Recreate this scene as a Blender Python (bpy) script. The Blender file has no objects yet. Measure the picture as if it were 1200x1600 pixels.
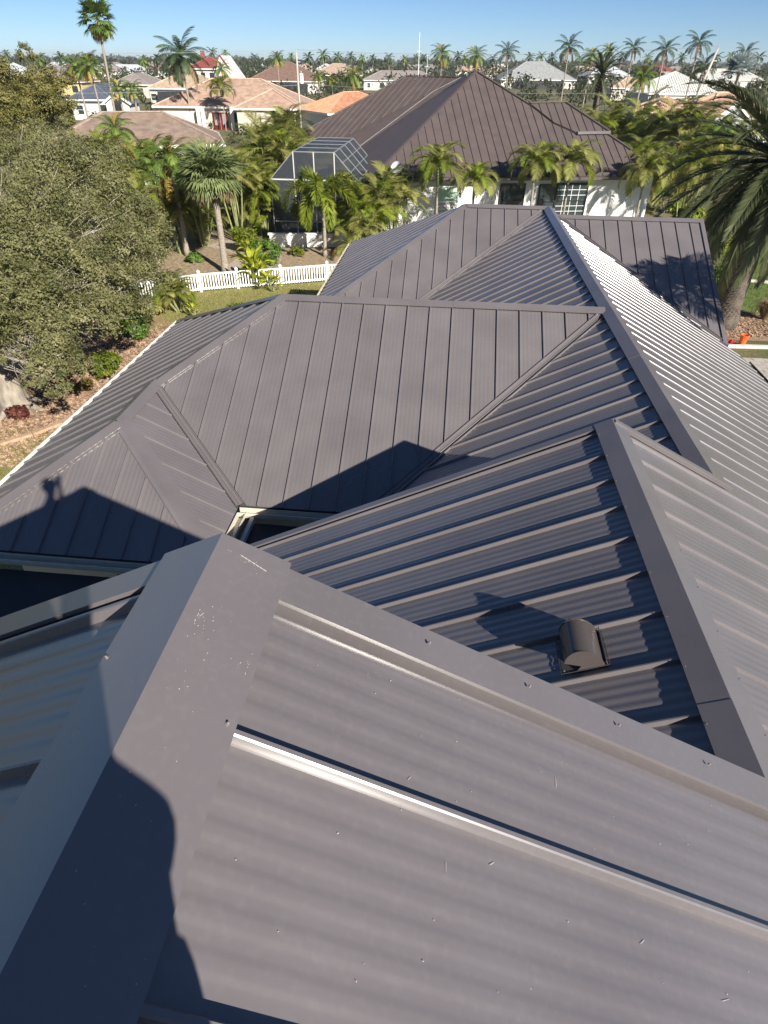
import bpy, bmesh, math, random
import numpy as np
from mathutils import Vector, Matrix

S = bpy.context.scene
random.seed(7)
rs = np.random.RandomState(7)

# ------------------------------------------------------------------ camera, light, exposure
CAM_H = 9.0
HEAD, PITCH, ROLL, FPX = 0.0952, 0.6529, 0.01122, 923.5
Rv = Vector((math.cos(HEAD), math.sin(HEAD), 0))
Fv = Vector((-math.sin(HEAD) * math.cos(PITCH), math.cos(HEAD) * math.cos(PITCH), -math.sin(PITCH)))
Uv = Rv.cross(Fv)
R2 = Rv * math.cos(ROLL) + Uv * math.sin(ROLL)
U2 = Uv * math.cos(ROLL) - Rv * math.sin(ROLL)
cam_d = bpy.data.cameras.new('camera')
cam = bpy.data.objects.new('camera', cam_d)
S.collection.objects.link(cam)
cam.matrix_world = Matrix(((R2.x, U2.x, -Fv.x, 0), (R2.y, U2.y, -Fv.y, 0), (R2.z, U2.z, -Fv.z, CAM_H), (0, 0, 0, 1)))
cam_d.sensor_fit = 'VERTICAL'
cam_d.sensor_height = 24
cam_d.lens = FPX / 1600 * 24
cam_d.clip_start = 0.03
cam_d.clip_end = 9000
S.camera = cam
S.render.resolution_x, S.render.resolution_y = 768, 1024

SUN_DIR = Vector((-0.54988, 0.67350, -0.49399)).normalized()      # the way the light travels
world = bpy.data.worlds.new('World')
S.world = world
world.use_nodes = True
wn = world.node_tree
bg = wn.nodes['Background']
sky = wn.nodes.new('ShaderNodeTexSky')
sky.sky_type = 'NISHITA'
sky.sun_disc = False
sky.sun_elevation = math.asin(-SUN_DIR.z)
sky.sun_rotation = math.atan2(-SUN_DIR.x, -SUN_DIR.y)
sky.altitude = 0
sky.air_density = 0.6
sky.dust_density = 0.05
sky.ozone_density = 6.0
bg.inputs['Strength'].default_value = 0.056
wn.links.new(sky.outputs[0], bg.inputs['Color'])
sun_d = bpy.data.lights.new('sun', 'SUN')
sun_d.energy = 5.0
sun_d.angle = math.radians(0.5)
sun_d.color = (1.0, 0.93, 0.83)
sun = bpy.data.objects.new('sun', sun_d)
S.collection.objects.link(sun)
sun.rotation_euler = SUN_DIR.to_track_quat('-Z', 'Y').to_euler()
S.view_settings.view_transform = 'Standard'
S.view_settings.look = 'None'
S.view_settings.exposure = 0.82
S.view_settings.gamma = 1
S.view_settings.use_curve_mapping = False

DATA = {'W': {'back': [(-12.165, 54.479, 4.339), (-7.543, 50.085, 3.504), (-7.413, 50.178, 3.578), (-1.862, 55.0, 7.097), (0.232, 55.877, 8.003), (-4.168, 58.267, 7.995)],
       'band': [(-7.413, 50.178, 3.578), (-4.874, 41.492, 3.2), (1.24, 53.194, 8.394), (0.232, 55.877, 8.003), (-1.862, 55.0, 7.097)],
       'cage': {'bl': (-10.655, 39.309, 0.0), 'eave': (-10.555, 38.284, 3.354)},
       'dish': (-3.338, 40.587, 3.808),
       'e': (2.56, 43.072, 3.2),
       'ex': (0.978, 0.208, 0.0),
       'ey': (-0.208, 0.978, 0.0),
       'fa': [(-4.874, 41.492, 3.2), (12.243, 45.131, 3.2), (11.78, 47.361, 4.363), (10.296, 48.593, 5.136), (-2.596, 45.854, 5.136)],
       'fb': [(-2.596, 45.854, 5.136), (8.188, 48.146, 5.136), (1.24, 53.194, 8.394)],
       'front': [(-4.874, 41.492, 3.2), (12.243, 45.131, 3.2), (11.78, 47.361, 4.363), (10.296, 48.593, 5.136), (8.188, 48.146, 5.136), (1.24, 53.194, 8.394)],
       'front2': [(6.627, 48.77, 5.754), (8.155, 48.086, 5.25), (10.395, 48.625, 5.281), (7.507, 50.992, 6.77), (4.996, 50.374, 6.727)],
       'peak': (1.24, 53.194, 8.394),
       'wallL': (-4.261, 42.185, 2.303),
       'wallR': (13.051, 45.865, 2.161),
       'wins': [[(-0.871, 42.906, 2.568), (0.408, 43.177, 0.91)], [(3.231, 43.777, 2.647), (4.705, 44.091, 0.86)], [(5.787, 44.321, 2.592), (6.838, 44.544, 0.757)],
                [(6.912, 44.56, 2.657), (8.868, 44.976, 0.654)]]},
 'bigtree': [((-14.069, 20.49, 6.144), 1.2), ((-13.643, 21.846, 6.211), 1.1), ((-12.538, 21.721, 5.911), 1.15), ((-11.629, 21.391, 5.368), 1.1), ((-10.722, 21.087, 4.859), 0.95),
             ((-10.024, 20.696, 4.263), 0.8), ((-13.22, 19.29, 5.3), 1.3), ((-12.438, 19.802, 5.046), 1.2), ((-11.079, 19.081, 4.761), 1.1), ((-10.134, 18.75, 4.213), 0.95),
             ((-9.649, 18.957, 3.599), 0.75), ((-12.621, 17.003, 4.717), 1.2), ((-12.031, 17.428, 4.374), 1.2), ((-11.068, 17.353, 4.157), 1.1), ((-10.194, 17.211, 3.863), 0.95),
             ((-9.676, 17.488, 3.337), 0.7), ((-11.802, 15.73, 3.782), 1.0), ((-10.895, 15.66, 3.577), 0.95), ((-10.376, 15.996, 3.128), 0.8), ((-9.914, 16.43, 2.811), 0.6),
             ((-10.97, 14.418, 3.123), 0.75), ((-10.271, 14.333, 2.925), 0.7), ((-9.692, 13.939, 2.67), 0.5), ((-10.239, 13.299, 2.563), 0.45), ((-9.63, 12.975, 2.394), 0.4),
             ((-14.11, 18.522, 5.234), 1.5), ((-12.887, 15.783, 3.986), 1.3), ((-11.87, 14.236, 3.491), 0.8), ((-13.229, 24.213, 5.948), 0.9), ((-15.112, 25.563, 6.292), 0.9),
             ((-15.645, 24.373, 6.456), 0.9), ((-9.508, 17.511, 2.851), 0.45)],
 'far_houses': [((515.364, 1258.635, 3.0), 23.7, 16.3, 0.2, 2), ((-267.859, 501.392, 3.0), 21.0, 17.4, 0.13, 4), ((-180.604, 388.293, 3.0), 23.8, 13.0, 0.1, 5),
                ((-177.673, 756.35, 3.0), 23.6, 14.6, 0.45, 0), ((508.826, 1679.846, 3.0), 14.7, 15.6, -0.33, 2), ((201.774, 720.527, 3.0), 22.7, 17.0, -0.24, 1),
                ((-222.399, 432.824, 3.0), 19.2, 15.8, -0.1, 3), ((-116.408, 522.027, 3.0), 21.7, 13.1, -0.12, 5), ((109.665, 1010.741, 3.0), 19.5, 15.7, 0.4, 0),
                ((-171.146, 410.008, 3.0), 15.3, 12.5, 0.19, 4), ((-88.048, 484.156, 3.0), 18.2, 17.4, -0.1, 5), ((-112.846, 456.023, 3.0), 21.3, 16.2, 0.17, 4),
                ((7.574, 875.683, 3.0), 21.3, 17.4, 0.01, 1), ((-215.065, 339.168, 3.0), 15.6, 15.6, 0.45, 5), ((308.161, 1564.108, 3.0), 15.1, 16.1, 0.01, 2),
                ((294.616, 1054.293, 3.0), 22.1, 15.1, 0.43, 1), ((-200.219, 480.233, 3.0), 23.3, 13.1, -0.35, 1), ((-87.837, 655.187, 3.0), 20.2, 14.6, -0.24, 1),
                ((-302.352, 530.051, 3.0), 15.9, 12.0, 0.38, 5), ((119.512, 747.046, 3.0), 22.3, 14.1, -0.44, 0), ((-254.712, 481.152, 3.0), 21.5, 16.5, 0.42, 4),
                ((-182.526, 368.662, 3.0), 18.7, 16.6, 0.25, 1), ((-324.766, 486.861, 3.0), 20.6, 15.5, 0.23, 1), ((-36.669, 590.231, 3.0), 18.4, 13.6, 0.45, 2),
                ((38.235, 753.434, 3.0), 23.3, 17.6, -0.0, 5), ((230.038, 1083.118, 3.0), 23.3, 16.3, 0.05, 4), ((-210.888, 391.871, 3.0), 19.7, 17.3, -0.18, 4),
                ((473.35, 1765.314, 3.0), 22.3, 16.7, 0.19, 4), ((-132.536, 400.98, 3.0), 16.9, 16.0, -0.24, 1), ((279.02, 772.411, 3.0), 22.1, 12.5, -0.41, 5),
                ((-95.377, 601.538, 3.0), 18.1, 17.7, -0.48, 3), ((-222.834, 512.679, 3.0), 16.6, 13.9, -0.38, 0), ((-221.724, 583.166, 3.0), 17.9, 16.7, -0.41, 3),
                ((13.962, 547.899, 3.0), 21.3, 16.9, -0.16, 1), ((-104.227, 496.475, 3.0), 17.3, 17.3, 0.36, 2), ((-259.437, 613.43, 3.0), 22.6, 14.0, -0.11, 0),
                ((-243.967, 437.437, 3.0), 16.3, 15.4, -0.3, 5), ((-229.678, 424.279, 3.0), 16.6, 13.1, -0.39, 4), ((6.352, 532.641, 3.0), 23.3, 15.1, 0.26, 2),
                ((62.433, 1092.617, 3.0), 18.4, 16.4, 0.33, 0), ((-226.513, 465.519, 3.0), 22.7, 15.5, -0.22, 1), ((-47.787, 693.845, 3.0), 14.6, 13.2, -0.05, 3),
                ((313.756, 1145.273, 3.0), 19.7, 15.8, -0.37, 4), ((109.475, 627.791, 3.0), 20.6, 13.9, 0.0, 0), ((35.052, 726.803, 3.0), 16.9, 15.4, -0.1, 1),
                ((-163.791, 602.406, 3.0), 15.3, 17.3, -0.09, 5)],
 'far_palms': [((-252.248, 393.473, 9.316), 3.93), ((-169.902, 286.598, 8.112), 3.9), ((-221.934, 395.704, 8.452), 4.29), ((-177.342, 360.645, 6.655), 3.25),
               ((-138.371, 314.816, 8.0), 3.38), ((-132.808, 315.73, 8.498), 3.1), ((-167.132, 492.192, 12.003), 4.77), ((-166.378, 517.18, 11.512), 4.55),
               ((-145.379, 517.664, 9.531), 4.1), ((-84.366, 409.794, 9.685), 4.29), ((-73.977, 399.025, 10.836), 4.85), ((-68.015, 411.469, 9.832), 3.93),
               ((-66.496, 450.14, 10.596), 3.9), ((-62.765, 475.406, 10.097), 3.71), ((-56.159, 475.58, 9.502), 3.71), ((-41.976, 439.496, 10.152), 3.79),
               ((-35.693, 477.676, 9.685), 3.71), ((-18.484, 378.106, 9.628), 3.58), ((-1.273, 431.434, 11.059), 4.05), ((2.491, 430.92, 9.922), 3.68),
               ((18.606, 432.571, 10.066), 3.32), ((38.627, 422.391, 10.787), 3.93), ((44.976, 423.478, 11.413), 3.93), ((55.323, 462.141, 11.068), 3.9),
               ((89.765, 428.065, 11.814), 3.58), ((104.033, 429.09, 11.374), 3.58), ((134.432, 470.243, 11.777), 3.9), ((142.424, 433.022, 11.718), 3.93),
               ((150.195, 434.255, 12.356), 3.93), ((160.859, 422.23, 11.839), 4.16), ((-307.219, 499.977, 6.634), 3.64), ((-262.04, 505.16, 7.762), 4.1),
               ((-204.13, 511.091, 8.282), 4.1), ((-189.716, 513.123, 9.134), 4.1), ((-119.654, 520.854, 10.485), 4.1), ((-35.851, 604.961, 10.775), 4.16),
               ((-9.855, 606.354, 9.355), 4.16), ((84.06, 540.608, 10.865), 4.1), ((97.633, 541.998, 10.986), 4.1)],
 'houses': [{'a': (-33.816, 53.285, 3.0),
             'b': (-19.915, 58.813, 3.0),
             'dp': 10,
             'group': '',
             'label': 'long brown tiled neighbour house behind the palms at left',
             'lanai': 0,
             'roof': 'browntile',
             'sl': 0.42,
             'wall': 'white',
             'win': 1,
             'wing': None,
             'ze': 3},
            {'a': (-46.87, 106.264, 3.0),
             'b': (-23.172, 108.51, 3.0),
             'dp': 16,
             'group': '',
             'label': 'beige house with pinkish shingle roof and red double doors',
             'lanai': 0,
             'roof': 'pinkshingle',
             'sl': 0.42,
             'wall': 'beige',
             'win': 2,
             'wing': (0.55, 1.0, 3.2, 0.42),
             'ze': 3},
            {'a': (-73.224, 164.703, 3.2),
             'b': (-59.109, 166.056, 3.2),
             'dp': 22,
             'group': '',
             'label': 'house with plain tan hip roof and dark screened lanai',
             'lanai': 1,
             'roof': 'tan',
             'sl': 0.44,
             'wall': 'beige',
             'win': 1,
             'wing': None,
             'ze': 3.2},
            {'a': (-75.744, 199.605, 6.627),
             'b': (-65.067, 200.589, 6.581),
             'dp': 11,
             'group': '',
             'label': 'white two storey house with red roof far left of centre',
             'lanai': 0,
             'roof': 'red',
             'sl': 0.5,
             'wall': 'white',
             'win': 3,
             'wing': None,
             'ze': 6.6},
            {'a': (-69.007, 232.399, 3.2),
             'b': (-44.928, 234.611, 3.2),
             'dp': 22,
             'group': '',
             'label': 'house with weathered brown hip roof and dark lanai',
             'lanai': 1,
             'roof': 'brown',
             'sl': 0.46,
             'wall': 'white',
             'win': 1,
             'wing': None,
             'ze': 3.2},
            {'a': (-68.278, 119.655, 3.0),
             'b': (-60.032, 120.5, 3.0),
             'dp': 13,
             'group': '',
             'label': 'white house with dark blue grey roof and small gable',
             'lanai': 0,
             'roof': 'blue',
             'sl': 0.5,
             'wall': 'white',
             'win': 1,
             'wing': None,
             'ze': 3},
            {'a': (-17.738, 97.178, 3.0),
             'b': (-6.921, 105.261, 3.0),
             'dp': 11,
             'group': '',
             'label': 'orange tiled house mostly hidden by the dark metal roof',
             'lanai': 0,
             'roof': 'orange',
             'sl': 0.4,
             'wall': 'white',
             'win': 1,
             'wing': None,
             'ze': 3},
            {'a': (-69.294, 340.259, 3.0),
             'b': (-45.337, 342.713, 3.0),
             'dp': 20,
             'group': '',
             'label': 'house with pale tan shingle hip roof left of the screened enclosure',
             'lanai': 1,
             'roof': 'tanpink',
             'sl': 0.45,
             'wall': 'beige',
             'win': 1,
             'wing': None,
             'ze': 3},
            {'a': (-35.446, 267.75, 3.0),
             'b': (-6.346, 271.308, 3.0),
             'dp': 14,
             'group': '',
             'label': 'low house with grey brown shingle roof behind the orange tiles',
             'lanai': 0,
             'roof': 'greybrown',
             'sl': 0.4,
             'wall': 'white',
             'win': 1,
             'wing': None,
             'ze': 3},
            {'a': (17.116, 306.125, 3.0),
             'b': (48.741, 309.041, 3.0),
             'dp': 24,
             'group': '',
             'label': 'house with large grey hip roof and dark lanai behind dark roof',
             'lanai': 1,
             'roof': 'grey',
             'sl': 0.5,
             'wall': 'white',
             'win': 1,
             'wing': None,
             'ze': 3},
            {'a': (11.411, 383.684, 3.0),
             'b': (27.263, 385.105, 3.0),
             'dp': 14,
             'group': '',
             'label': 'pink brown tiled house left of the large grey hip roof',
             'lanai': 0,
             'roof': 'pinkshingle',
             'sl': 0.5,
             'wall': 'beige',
             'win': 1,
             'wing': None,
             'ze': 3},
            {'a': (46.458, 183.512, 3.0),
             'b': (64.602, 185.563, 3.0),
             'dp': 18,
             'group': '',
             'label': 'broad white tiled house at upper right',
             'lanai': 0,
             'roof': 'whitetile',
             'sl': 0.48,
             'wall': 'white',
             'win': 1,
             'wing': (0.1, 0.5, 2.5, 0.45),
             'ze': 3},
            {'a': (111.418, 356.282, 3.0),
             'b': (143.027, 359.886, 3.0),
             'dp': 16,
             'group': '',
             'label': 'second white tiled house behind the silver fan palm',
             'lanai': 0,
             'roof': 'whitetile',
             'sl': 0.5,
             'wall': 'white',
             'win': 1,
             'wing': None,
             'ze': 3},
            {'a': (28.14, 110.834, 3.0),
             'b': (37.162, 111.876, 3.0),
             'dp': 9,
             'group': '',
             'label': 'low tan barrel tiled house behind the areca palms',
             'lanai': 0,
             'roof': 'tantile',
             'sl': 0.42,
             'wall': 'beige',
             'win': 1,
             'wing': None,
             'ze': 3},
            {'a': (34.044, 100.52, 3.0),
             'b': (46.715, 105.898, 3.0),
             'dp': 12,
             'group': '',
             'label': 'tan barrel tiled house with grey gable at right edge',
             'lanai': 0,
             'roof': 'tantile',
             'sl': 0.45,
             'wall': 'greywall',
             'win': 1,
             'wing': (-0.05, 0.4, 2.0, 0.62, 'gable'),
             'ze': 3},
            {'a': (67.679, 397.582, 3.0),
             'b': (91.953, 400.068, 3.0),
             'dp': 20,
             'group': '',
             'label': 'house with light grey hip roof among skyline palms',
             'lanai': 0,
             'roof': 'lightgrey',
             'sl': 0.5,
             'wall': 'white',
             'win': 1,
             'wing': None,
             'ze': 3},
            {'a': (45.058, 220.99, 3.0),
             'b': (59.198, 222.438, 3.0),
             'dp': 12,
             'group': '',
             'label': 'tan roofed house right of the stout date palm',
             'lanai': 0,
             'roof': 'tan',
             'sl': 0.4,
             'wall': 'beige',
             'win': 1,
             'wing': None,
             'ze': 3},
            {'a': (153.53, 643.876, 3.0),
             'b': (185.899, 647.522, 3.0),
             'dp': 20,
             'group': '',
             'label': 'red patched tiled house on the right skyline',
             'lanai': 0,
             'roof': 'red',
             'sl': 0.4,
             'wall': 'white',
             'win': 1,
             'wing': None,
             'ze': 3},
            {'a': (-149.799, 239.223, 3.0),
             'b': (-133.084, 240.935, 3.0),
             'dp': 16,
             'group': '',
             'label': 'dark grey slate roofed house on the skyline left of centre',
             'lanai': 0,
             'roof': 'greybrown',
             'sl': 0.45,
             'wall': 'beige',
             'win': 1,
             'wing': None,
             'ze': 3},
            {'a': (-117.774, 198.061, 3.2),
             'b': (-107.211, 199.142, 3.2),
             'dp': 14,
             'group': '',
             'label': 'yellow walled house with brown roof at far left',
             'lanai': 0,
             'roof': 'brown',
             'sl': 0.4,
             'wall': 'yellow',
             'win': 1,
             'wing': None,
             'ze': 3.2},
            {'a': (-33.845, 455.737, 3.0),
             'b': (-7.009, 458.728, 3.0),
             'dp': 16,
             'group': '',
             'label': 'grey roofed house right of the white mast',
             'lanai': 0,
             'roof': 'darkgrey',
             'sl': 0.5,
             'wall': 'white',
             'win': 1,
             'wing': None,
             'ze': 3},
            {'a': (-94.956, 190.351, 3.0),
             'b': (-84.17, 191.349, 3.0),
             'dp': 18,
             'group': '',
             'label': 'dark brown hip roofed house left of the tan roof',
             'lanai': 0,
             'roof': 'greybrown',
             'sl': 0.45,
             'wall': 'beige',
             'win': 1,
             'wing': None,
             'ze': 3}],
 'masts': [(-13.53, 244.557, 16.25), (-10.592, 240.586, 10.716)],
 'palms': [('fan', (-46.171, 93.346, 12.787), 2.76, 'very tall slender fan palm rising highest against the sky', '', (0.6, 0), None),
           ('royal', (-41.375, 107.461, 9.165), 4.39, 'large dark royal palm standing behind the pink shingled house', '', (0, 0), None),
           ('queen', (-51.823, 95.39, 7.921), 2.25, 'left palm of the pair before the dark blue roofed house', '', (0, 0), None),
           ('queen', (-49.218, 94.399, 7.952), 2.4, 'right palm of the pair before the dark blue roofed house', '', (0, 0), None),
           ('queen', (-42.407, 87.139, 5.886), 1.6, 'short bushy palm just right of the very tall palm trunk', '', (0, 0), None),
           ('queen', (-40.563, 87.23, 5.775), 1.76, 'short bushy palm second to the right of the very tall palm trunk', '', (0, 0), None),
           ('adonidia', (-35.162, 105.13, 5.357), 2.67, 'yellow green palm in front of the red front doors', '', (0, 0), None),
           ('queen', (-39.279, 119.073, 7.558), 2.02, 'green palm peeking over the roof above the red front doors', '', (0, 0), None),
           ('queen', (-52.409, 209.965, 8.98), 2.95, 'dense palm between the white house and the utility pole', '', (0, 0), None),
           ('queen', (-26.573, 137.071, 6.359), 1.82, 'slim palm left of three by the brown roofed lanai', '', (0, 0), None),
           ('adonidia', (-23.426, 134.315, 5.672), 1.79, 'pale trunked yellowish palm in the middle of three by the lanai', '', (0, 0), None),
           ('queen', (-19.342, 132.819, 6.509), 2.69, 'big dark bushy palm right of three by the lanai', '', (0, 0), None),
           ('queen', (-4.807, 190.301, 10.387), 3.58, 'dark palm on the skyline left of the neighbouring roof peak', '', (0, 0), None),
           ('queen', (3.963, 190.802, 9.949), 3.58, 'dark palm on the skyline right above the neighbouring roof peak', '', (0, 0), None),
           ('coconut', (10.238, 166.574, 10.555), 3.1, 'windswept palm left of the grey hip roofed house', '', (-0.8, 0), None),
           ('coconut', (21.425, 153.065, 11.333), 3.32, 'tall white trunked coconut palm right of the grey hip roofed house', '', (0, 0), None),
           ('queen', (30.844, 180.862, 10.129), 2.88, 'dark palm on the skyline just right of the white trunked palm', '', (0, 0), None),
           ('queen', (39.796, 208.117, 11.57), 2.77, 'small dark palm on the skyline above the stout date palm', '', (0, 0), None),
           ('coconut', (37.757, 169.995, 11.585), 2.96, 'palm on the skyline left of the red roof patch', '', (0, 0), None),
           ('coconut', (44.787, 170.457, 11.312), 3.52, 'spreading dark palm above the red roof patch', '', (0, 0), None),
           ('coconut', (38.068, 125.865, 11.719), 2.68, 'tallest coconut palm above the white tiled roofs', '', (0, 0), None),
           ('coconut', (34.532, 109.27, 8.664), 2.37, 'lower coconut palm hanging in front of the white tiled roofs', '', (0, 0), None),
           ('coconut', (52.758, 145.318, 10.521), 2.62, 'windblown palm behind the silver fan palm', '', (0, 0), None),
           ('date', (17.733, 94.375, 7.826), 3.37, 'stout date palm with a thick shaggy trunk before the far roofs', '', (0, 0), None),
           ('queen', (22.172, 92.042, 7.53), 2.18, 'feathery palm between the stout date palm and white roofs', '', (0, 0), None),
           ('silver', (41.511, 114.787, 8.393), 2.67, 'silvery blue fan palm beside the white tiled roofs', '', (0, 0), None),
           ('sabal', (-11.565, 31.523, 4.556), 1.79, 'cabbage palm with round fan crown and bare trunk behind the picket fence', '', (0, 0), None),
           ('queen', (-14.763, 34.475, 4.68), 2.08, 'slender trunked feather palm behind the fence left of the cabbage palm', '', (0, 0), None),
           ('areca', (-18.098, 34.686, 5.371), 1.41, 'yellow green bushy palm beside the big grey green tree', '', (0, 0), None),
           ('areca', (-17.309, 36.797, 4.728), 1.57, 'arching palm clump just left of the yellow frond palm', '', (0, 0), None),
           ('areca', (-15.501, 37.927, 4.327), 1.47, 'bushy palm with upright yellow fronds before the brown tiled roof', '', (0, 0), None),
           ('areca', (-12.838, 47.284, 4.652), 2.49, 'golden green areca palm clump left of the pool enclosure', '', (0, 0), None),
           ('areca', (-12.905, 42.489, 3.359), 1.65, 'small areca palm clump under the corner of the brown tiled roof', '', (0, 0), None),
           ('foxtail', (-6.955, 35.419, 3.293), 2.77, 'foxtail palm with drooping plumes in front of the pool enclosure', '', (0, 0), None),
           ('areca', (-4.361, 37.718, 2.999), 1.83, 'yellowing areca palm clump between pool enclosure and white wall', '', (0, 0), None),
           ('adonidia', (-0.835, 39.851, 4.021), 2.17, 'leftmost christmas palm against the white neighbour wall', '', (0, 0), None),
           ('adonidia', (1.361, 40.029, 3.32), 1.74, 'short christmas palm just right of the green shuttered window', '', (0, 0), None),
           ('adonidia', (4.992, 41.744, 4.113), 2.08, 'christmas palm left of the black framed window pair', '', (0, 0), None),
           ('adonidia', (7.181, 42.431, 4.078), 2.26, 'full christmas palm in front of the right black framed window', '', (0, 0), None),
           ('areca', (-3.473, 40.08, 3.165), 1.54, 'dense green palm clump just left of the satellite dish', '', (0, 0), None),
           ('queen', (-15.382, 31.898, 4.695), 1.63, 'drooping feather palm hanging over the right side of the large tree', '', (0, 0), None),
           ('areca', (-13.498, 53.903, 5.12), 2.19, 'pale areca clump below the utility pole', '', (0, 0), None),
           ('areca', (-11.886, 40.026, 3.318), 1.64, 'shaded areca clump left of the enclosure post', '', (0, 0), None),
           ('areca', (-22.1, 40.146, 4.745), 1.4, 'tall palm clump against the brown tiled roof at left', '', (0, 0), None),
           ('areca', (-5.023, 35.655, 1.714), 1.22, 'low areca clump at the foot of the foxtail palm', '', (0, 0), None),
           ('queen', (19.368, 54.429, 5.01), 1.91, 'arching palm under the gabled tan tiled house', '', (0, 0), None),
           ('areca', (13.04, 73.923, 4.834), 2.6, 'bright areca clump rising behind the neighbour hip', '', (0, 0), None),
           ('areca', (14.405, 55.392, 3.589), 1.99, 'orange tinged areca clump above the white wall end', '', (0, 0), None),
           ('areca', (-15.475, 30.157, 4.91), 1.07, 'small yellow palm poking out of the right side of the large tree', '', (0, 0), None),
           ('areca', (-14.475, 36.542, 4.043), 1.43, 'golden palm between the slender feather palm and cabbage palm', '', (0, 0), None),
           ('areca', (-12.724, 37.941, 4.001), 1.4, 'green gold palm right behind the cabbage palm crown', '', (0, 0), None),
           ('areca', (-12.01, 49.17, 3.713), 1.68, 'feathery palm touching the left side of the pool enclosure', '', (0, 0), None),
           ('areca', (15.151, 43.747, 4.8), 1.56, 'golden palm clump half hidden by the huge date palm', '', (0, 0), None),
           ('areca', (22.662, 59.693, 4.868), 1.98, 'tall golden palm behind the huge date palm crown', '', (0, 0), None),
           ('areca', (-14.536, 28.997, 4.107), 1.05, 'shaded palm clump tucked against the large tree at fence height', '', (0, 0), None),
           ('areca', (-15.262, 34.875, 2.795), 1.2, 'pale low palm clump behind the slender feather palm trunk', '', (0, 0), None),
           ('areca', (-14.751, 37.499, 2.031), 1.14, 'low golden palm clump just left of the cabbage palm trunk', '', (0, 0), None),
           ('areca', (-13.122, 40.238, 2.101), 1.36, 'low pale palm clump right of the cabbage palm trunk', '', (0, 0), None),
           ('areca', (-11.619, 40.147, 1.796), 1.2, 'low green palm clump against the enclosure front post', '', (0, 0), None),
           ('queen', (-21.75, 43.066, 5.209), 1.65, 'tall drooping palm above the yellow one beside the large tree', '', (0, 0), None),
           ('adonidia', (12.076, 43.797, 3.601), 2.16, 'christmas palm at the right end of the white neighbour wall', '', (0, 0), None),
           ('areca', (19.761, 69.328, 4.601), 3.03, 'tall areca clump behind the right end of the neighbour roof', '', (0, 0), None),
           ('areca', (18.182, 76.582, 4.364), 3.36, 'areca clump just right of the neighbour roof hip', '', (0, 0), None),
           ('areca', (16.424, 51.315, 2.969), 2.24, 'areca clump beside the huge date palm fronds', '', (0, 0), None),
           ('areca', (20.832, 64.974, 5.385), 2.25, 'areca clump below the gabled tan tiled house', '', (0, 0), None),
           ('canary', (12.064, 26.571, 6.201), 4.84, 'huge dark date palm with massive trunk at the right edge', '', (0, 0), None)],
 'poles': [((-21.031, 94.615, 9.667), 'utility pole with white transformer box in front of beige house'),
           ((26.827, 81.937, 10.258), 'leaning grey utility pole at right among the palms')],
 'pos': {'b10': (19.415, 52.313, 0.0),
         'b11': (-5.163, 36.452, 0.0),
         'b12': (-8.527, 35.266, 0.0),
         'b3': (-11.484, 18.293, 0.0),
         'b4': (-11.803, 17.237, 0.0),
         'b5': (-12.871, 15.168, 0.0),
         'b6': (-12.968, 17.696, 0.0),
         'b7': (-12.55, 24.536, 0.0),
         'b8': (-10.192, 28.476, 0.0),
         'b9': (18.531, 40.517, 0.0),
         'bigtree': (-13.281, 15.761, 0.0),
         'bil': (-13.574, 18.144, 0.0),
         'bucket': (12.036, 24.31, 0.0),
         'bush1': (-9.923, 33.447, 0.0),
         'bush2': (-11.625, 35.551, 0.0),
         'datepalm': (12.496, 26.389, 0.0),
         'fA': (-14.586, 25.9, 0.0),
         'fB': (-13.26, 27.091, 0.0),
         'fC': (-11.688, 28.178, 0.0),
         'fD': (-10.066, 28.901, 0.0),
         'fE': (-8.107, 29.686, 0.0),
         'fF': (-5.943, 30.626, 0.0),
         'gr': (14.133, 27.55, 0.0),
         'kerbA': (-12.514, 13.584, 0.0),
         'kerbB': (-11.548, 14.796, 0.0),
         'kerbC': (-11.063, 16.026, 0.0),
         'lawn': (16.141, 32.481, 0.0),
         'pal_s': (-11.921, 25.89, 0.0),
         'pal_s2': (-12.503, 25.992, 0.0),
         'redb': (-12.198, 21.953, 0.0),
         'shr': (13.054, 30.058, 0.0),
         'sp': (-10.927, 26.466, 0.0),
         'tri': (-9.458, 31.057, 0.0),
         'walk': (12.34, 23.054, 0.0),
         'wallA': (-10.338, 37.235, 0.0),
         'wallA2': (-11.918, 36.551, 0.0),
         'wallB': (-5.304, 37.48, 0.0)},
 'tree2': [((-30.63, 46.26, 7.179), 1.7), ((-28.93, 46.645, 7.469), 1.5), ((-27.368, 46.329, 6.864), 1.4), ((-29.161, 44.531, 6.391), 1.6), ((-27.481, 44.703, 6.406), 1.5),
           ((-26.677, 46.003, 6.353), 1.0), ((-31.095, 44.719, 6.877), 2.0), ((-28.38, 41.44, 5.563), 1.5), ((-27.723, 42.781, 5.581), 1.2), ((-28.763, 40.083, 5.491), 2.0)],
 'trees': [((-105.96, 178.552, 7.672), 2.76, 3.58, 'dark rounded tree standing on the skyline at far left', 'green'),
           ((7.942, 109.777, 6.047), 2.1, 2.48, 'light green weeping bush tree beside the large grey roof', 'light'),
           ((10.779, 104.837, 5.848), 2.37, 2.55, 'bright feathery tree with white blossoms below the grey roof', 'light'),
           ((15.006, 100.331, 6.041), 2.25, 2.77, 'olive shrub tree left of the stout date palm', 'olive'),
           ((12.0, 97.037, 5.42), 1.69, 1.69, 'low olive shrub by the dark lanai of the grey roofed house', 'olive'),
           ((18.048, 82.262, 5.189), 1.86, 1.43, 'dense green hedge bush right of the stout date palm', 'bright'),
           ((14.57, 79.173, 4.893), 1.53, 1.11, 'low bright bush beside the neighbour roof hip', 'bright'),
           ((21.365, 82.82, 5.503), 1.57, 1.29, 'round green bush below the low tan tiled house', 'bright'),
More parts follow.
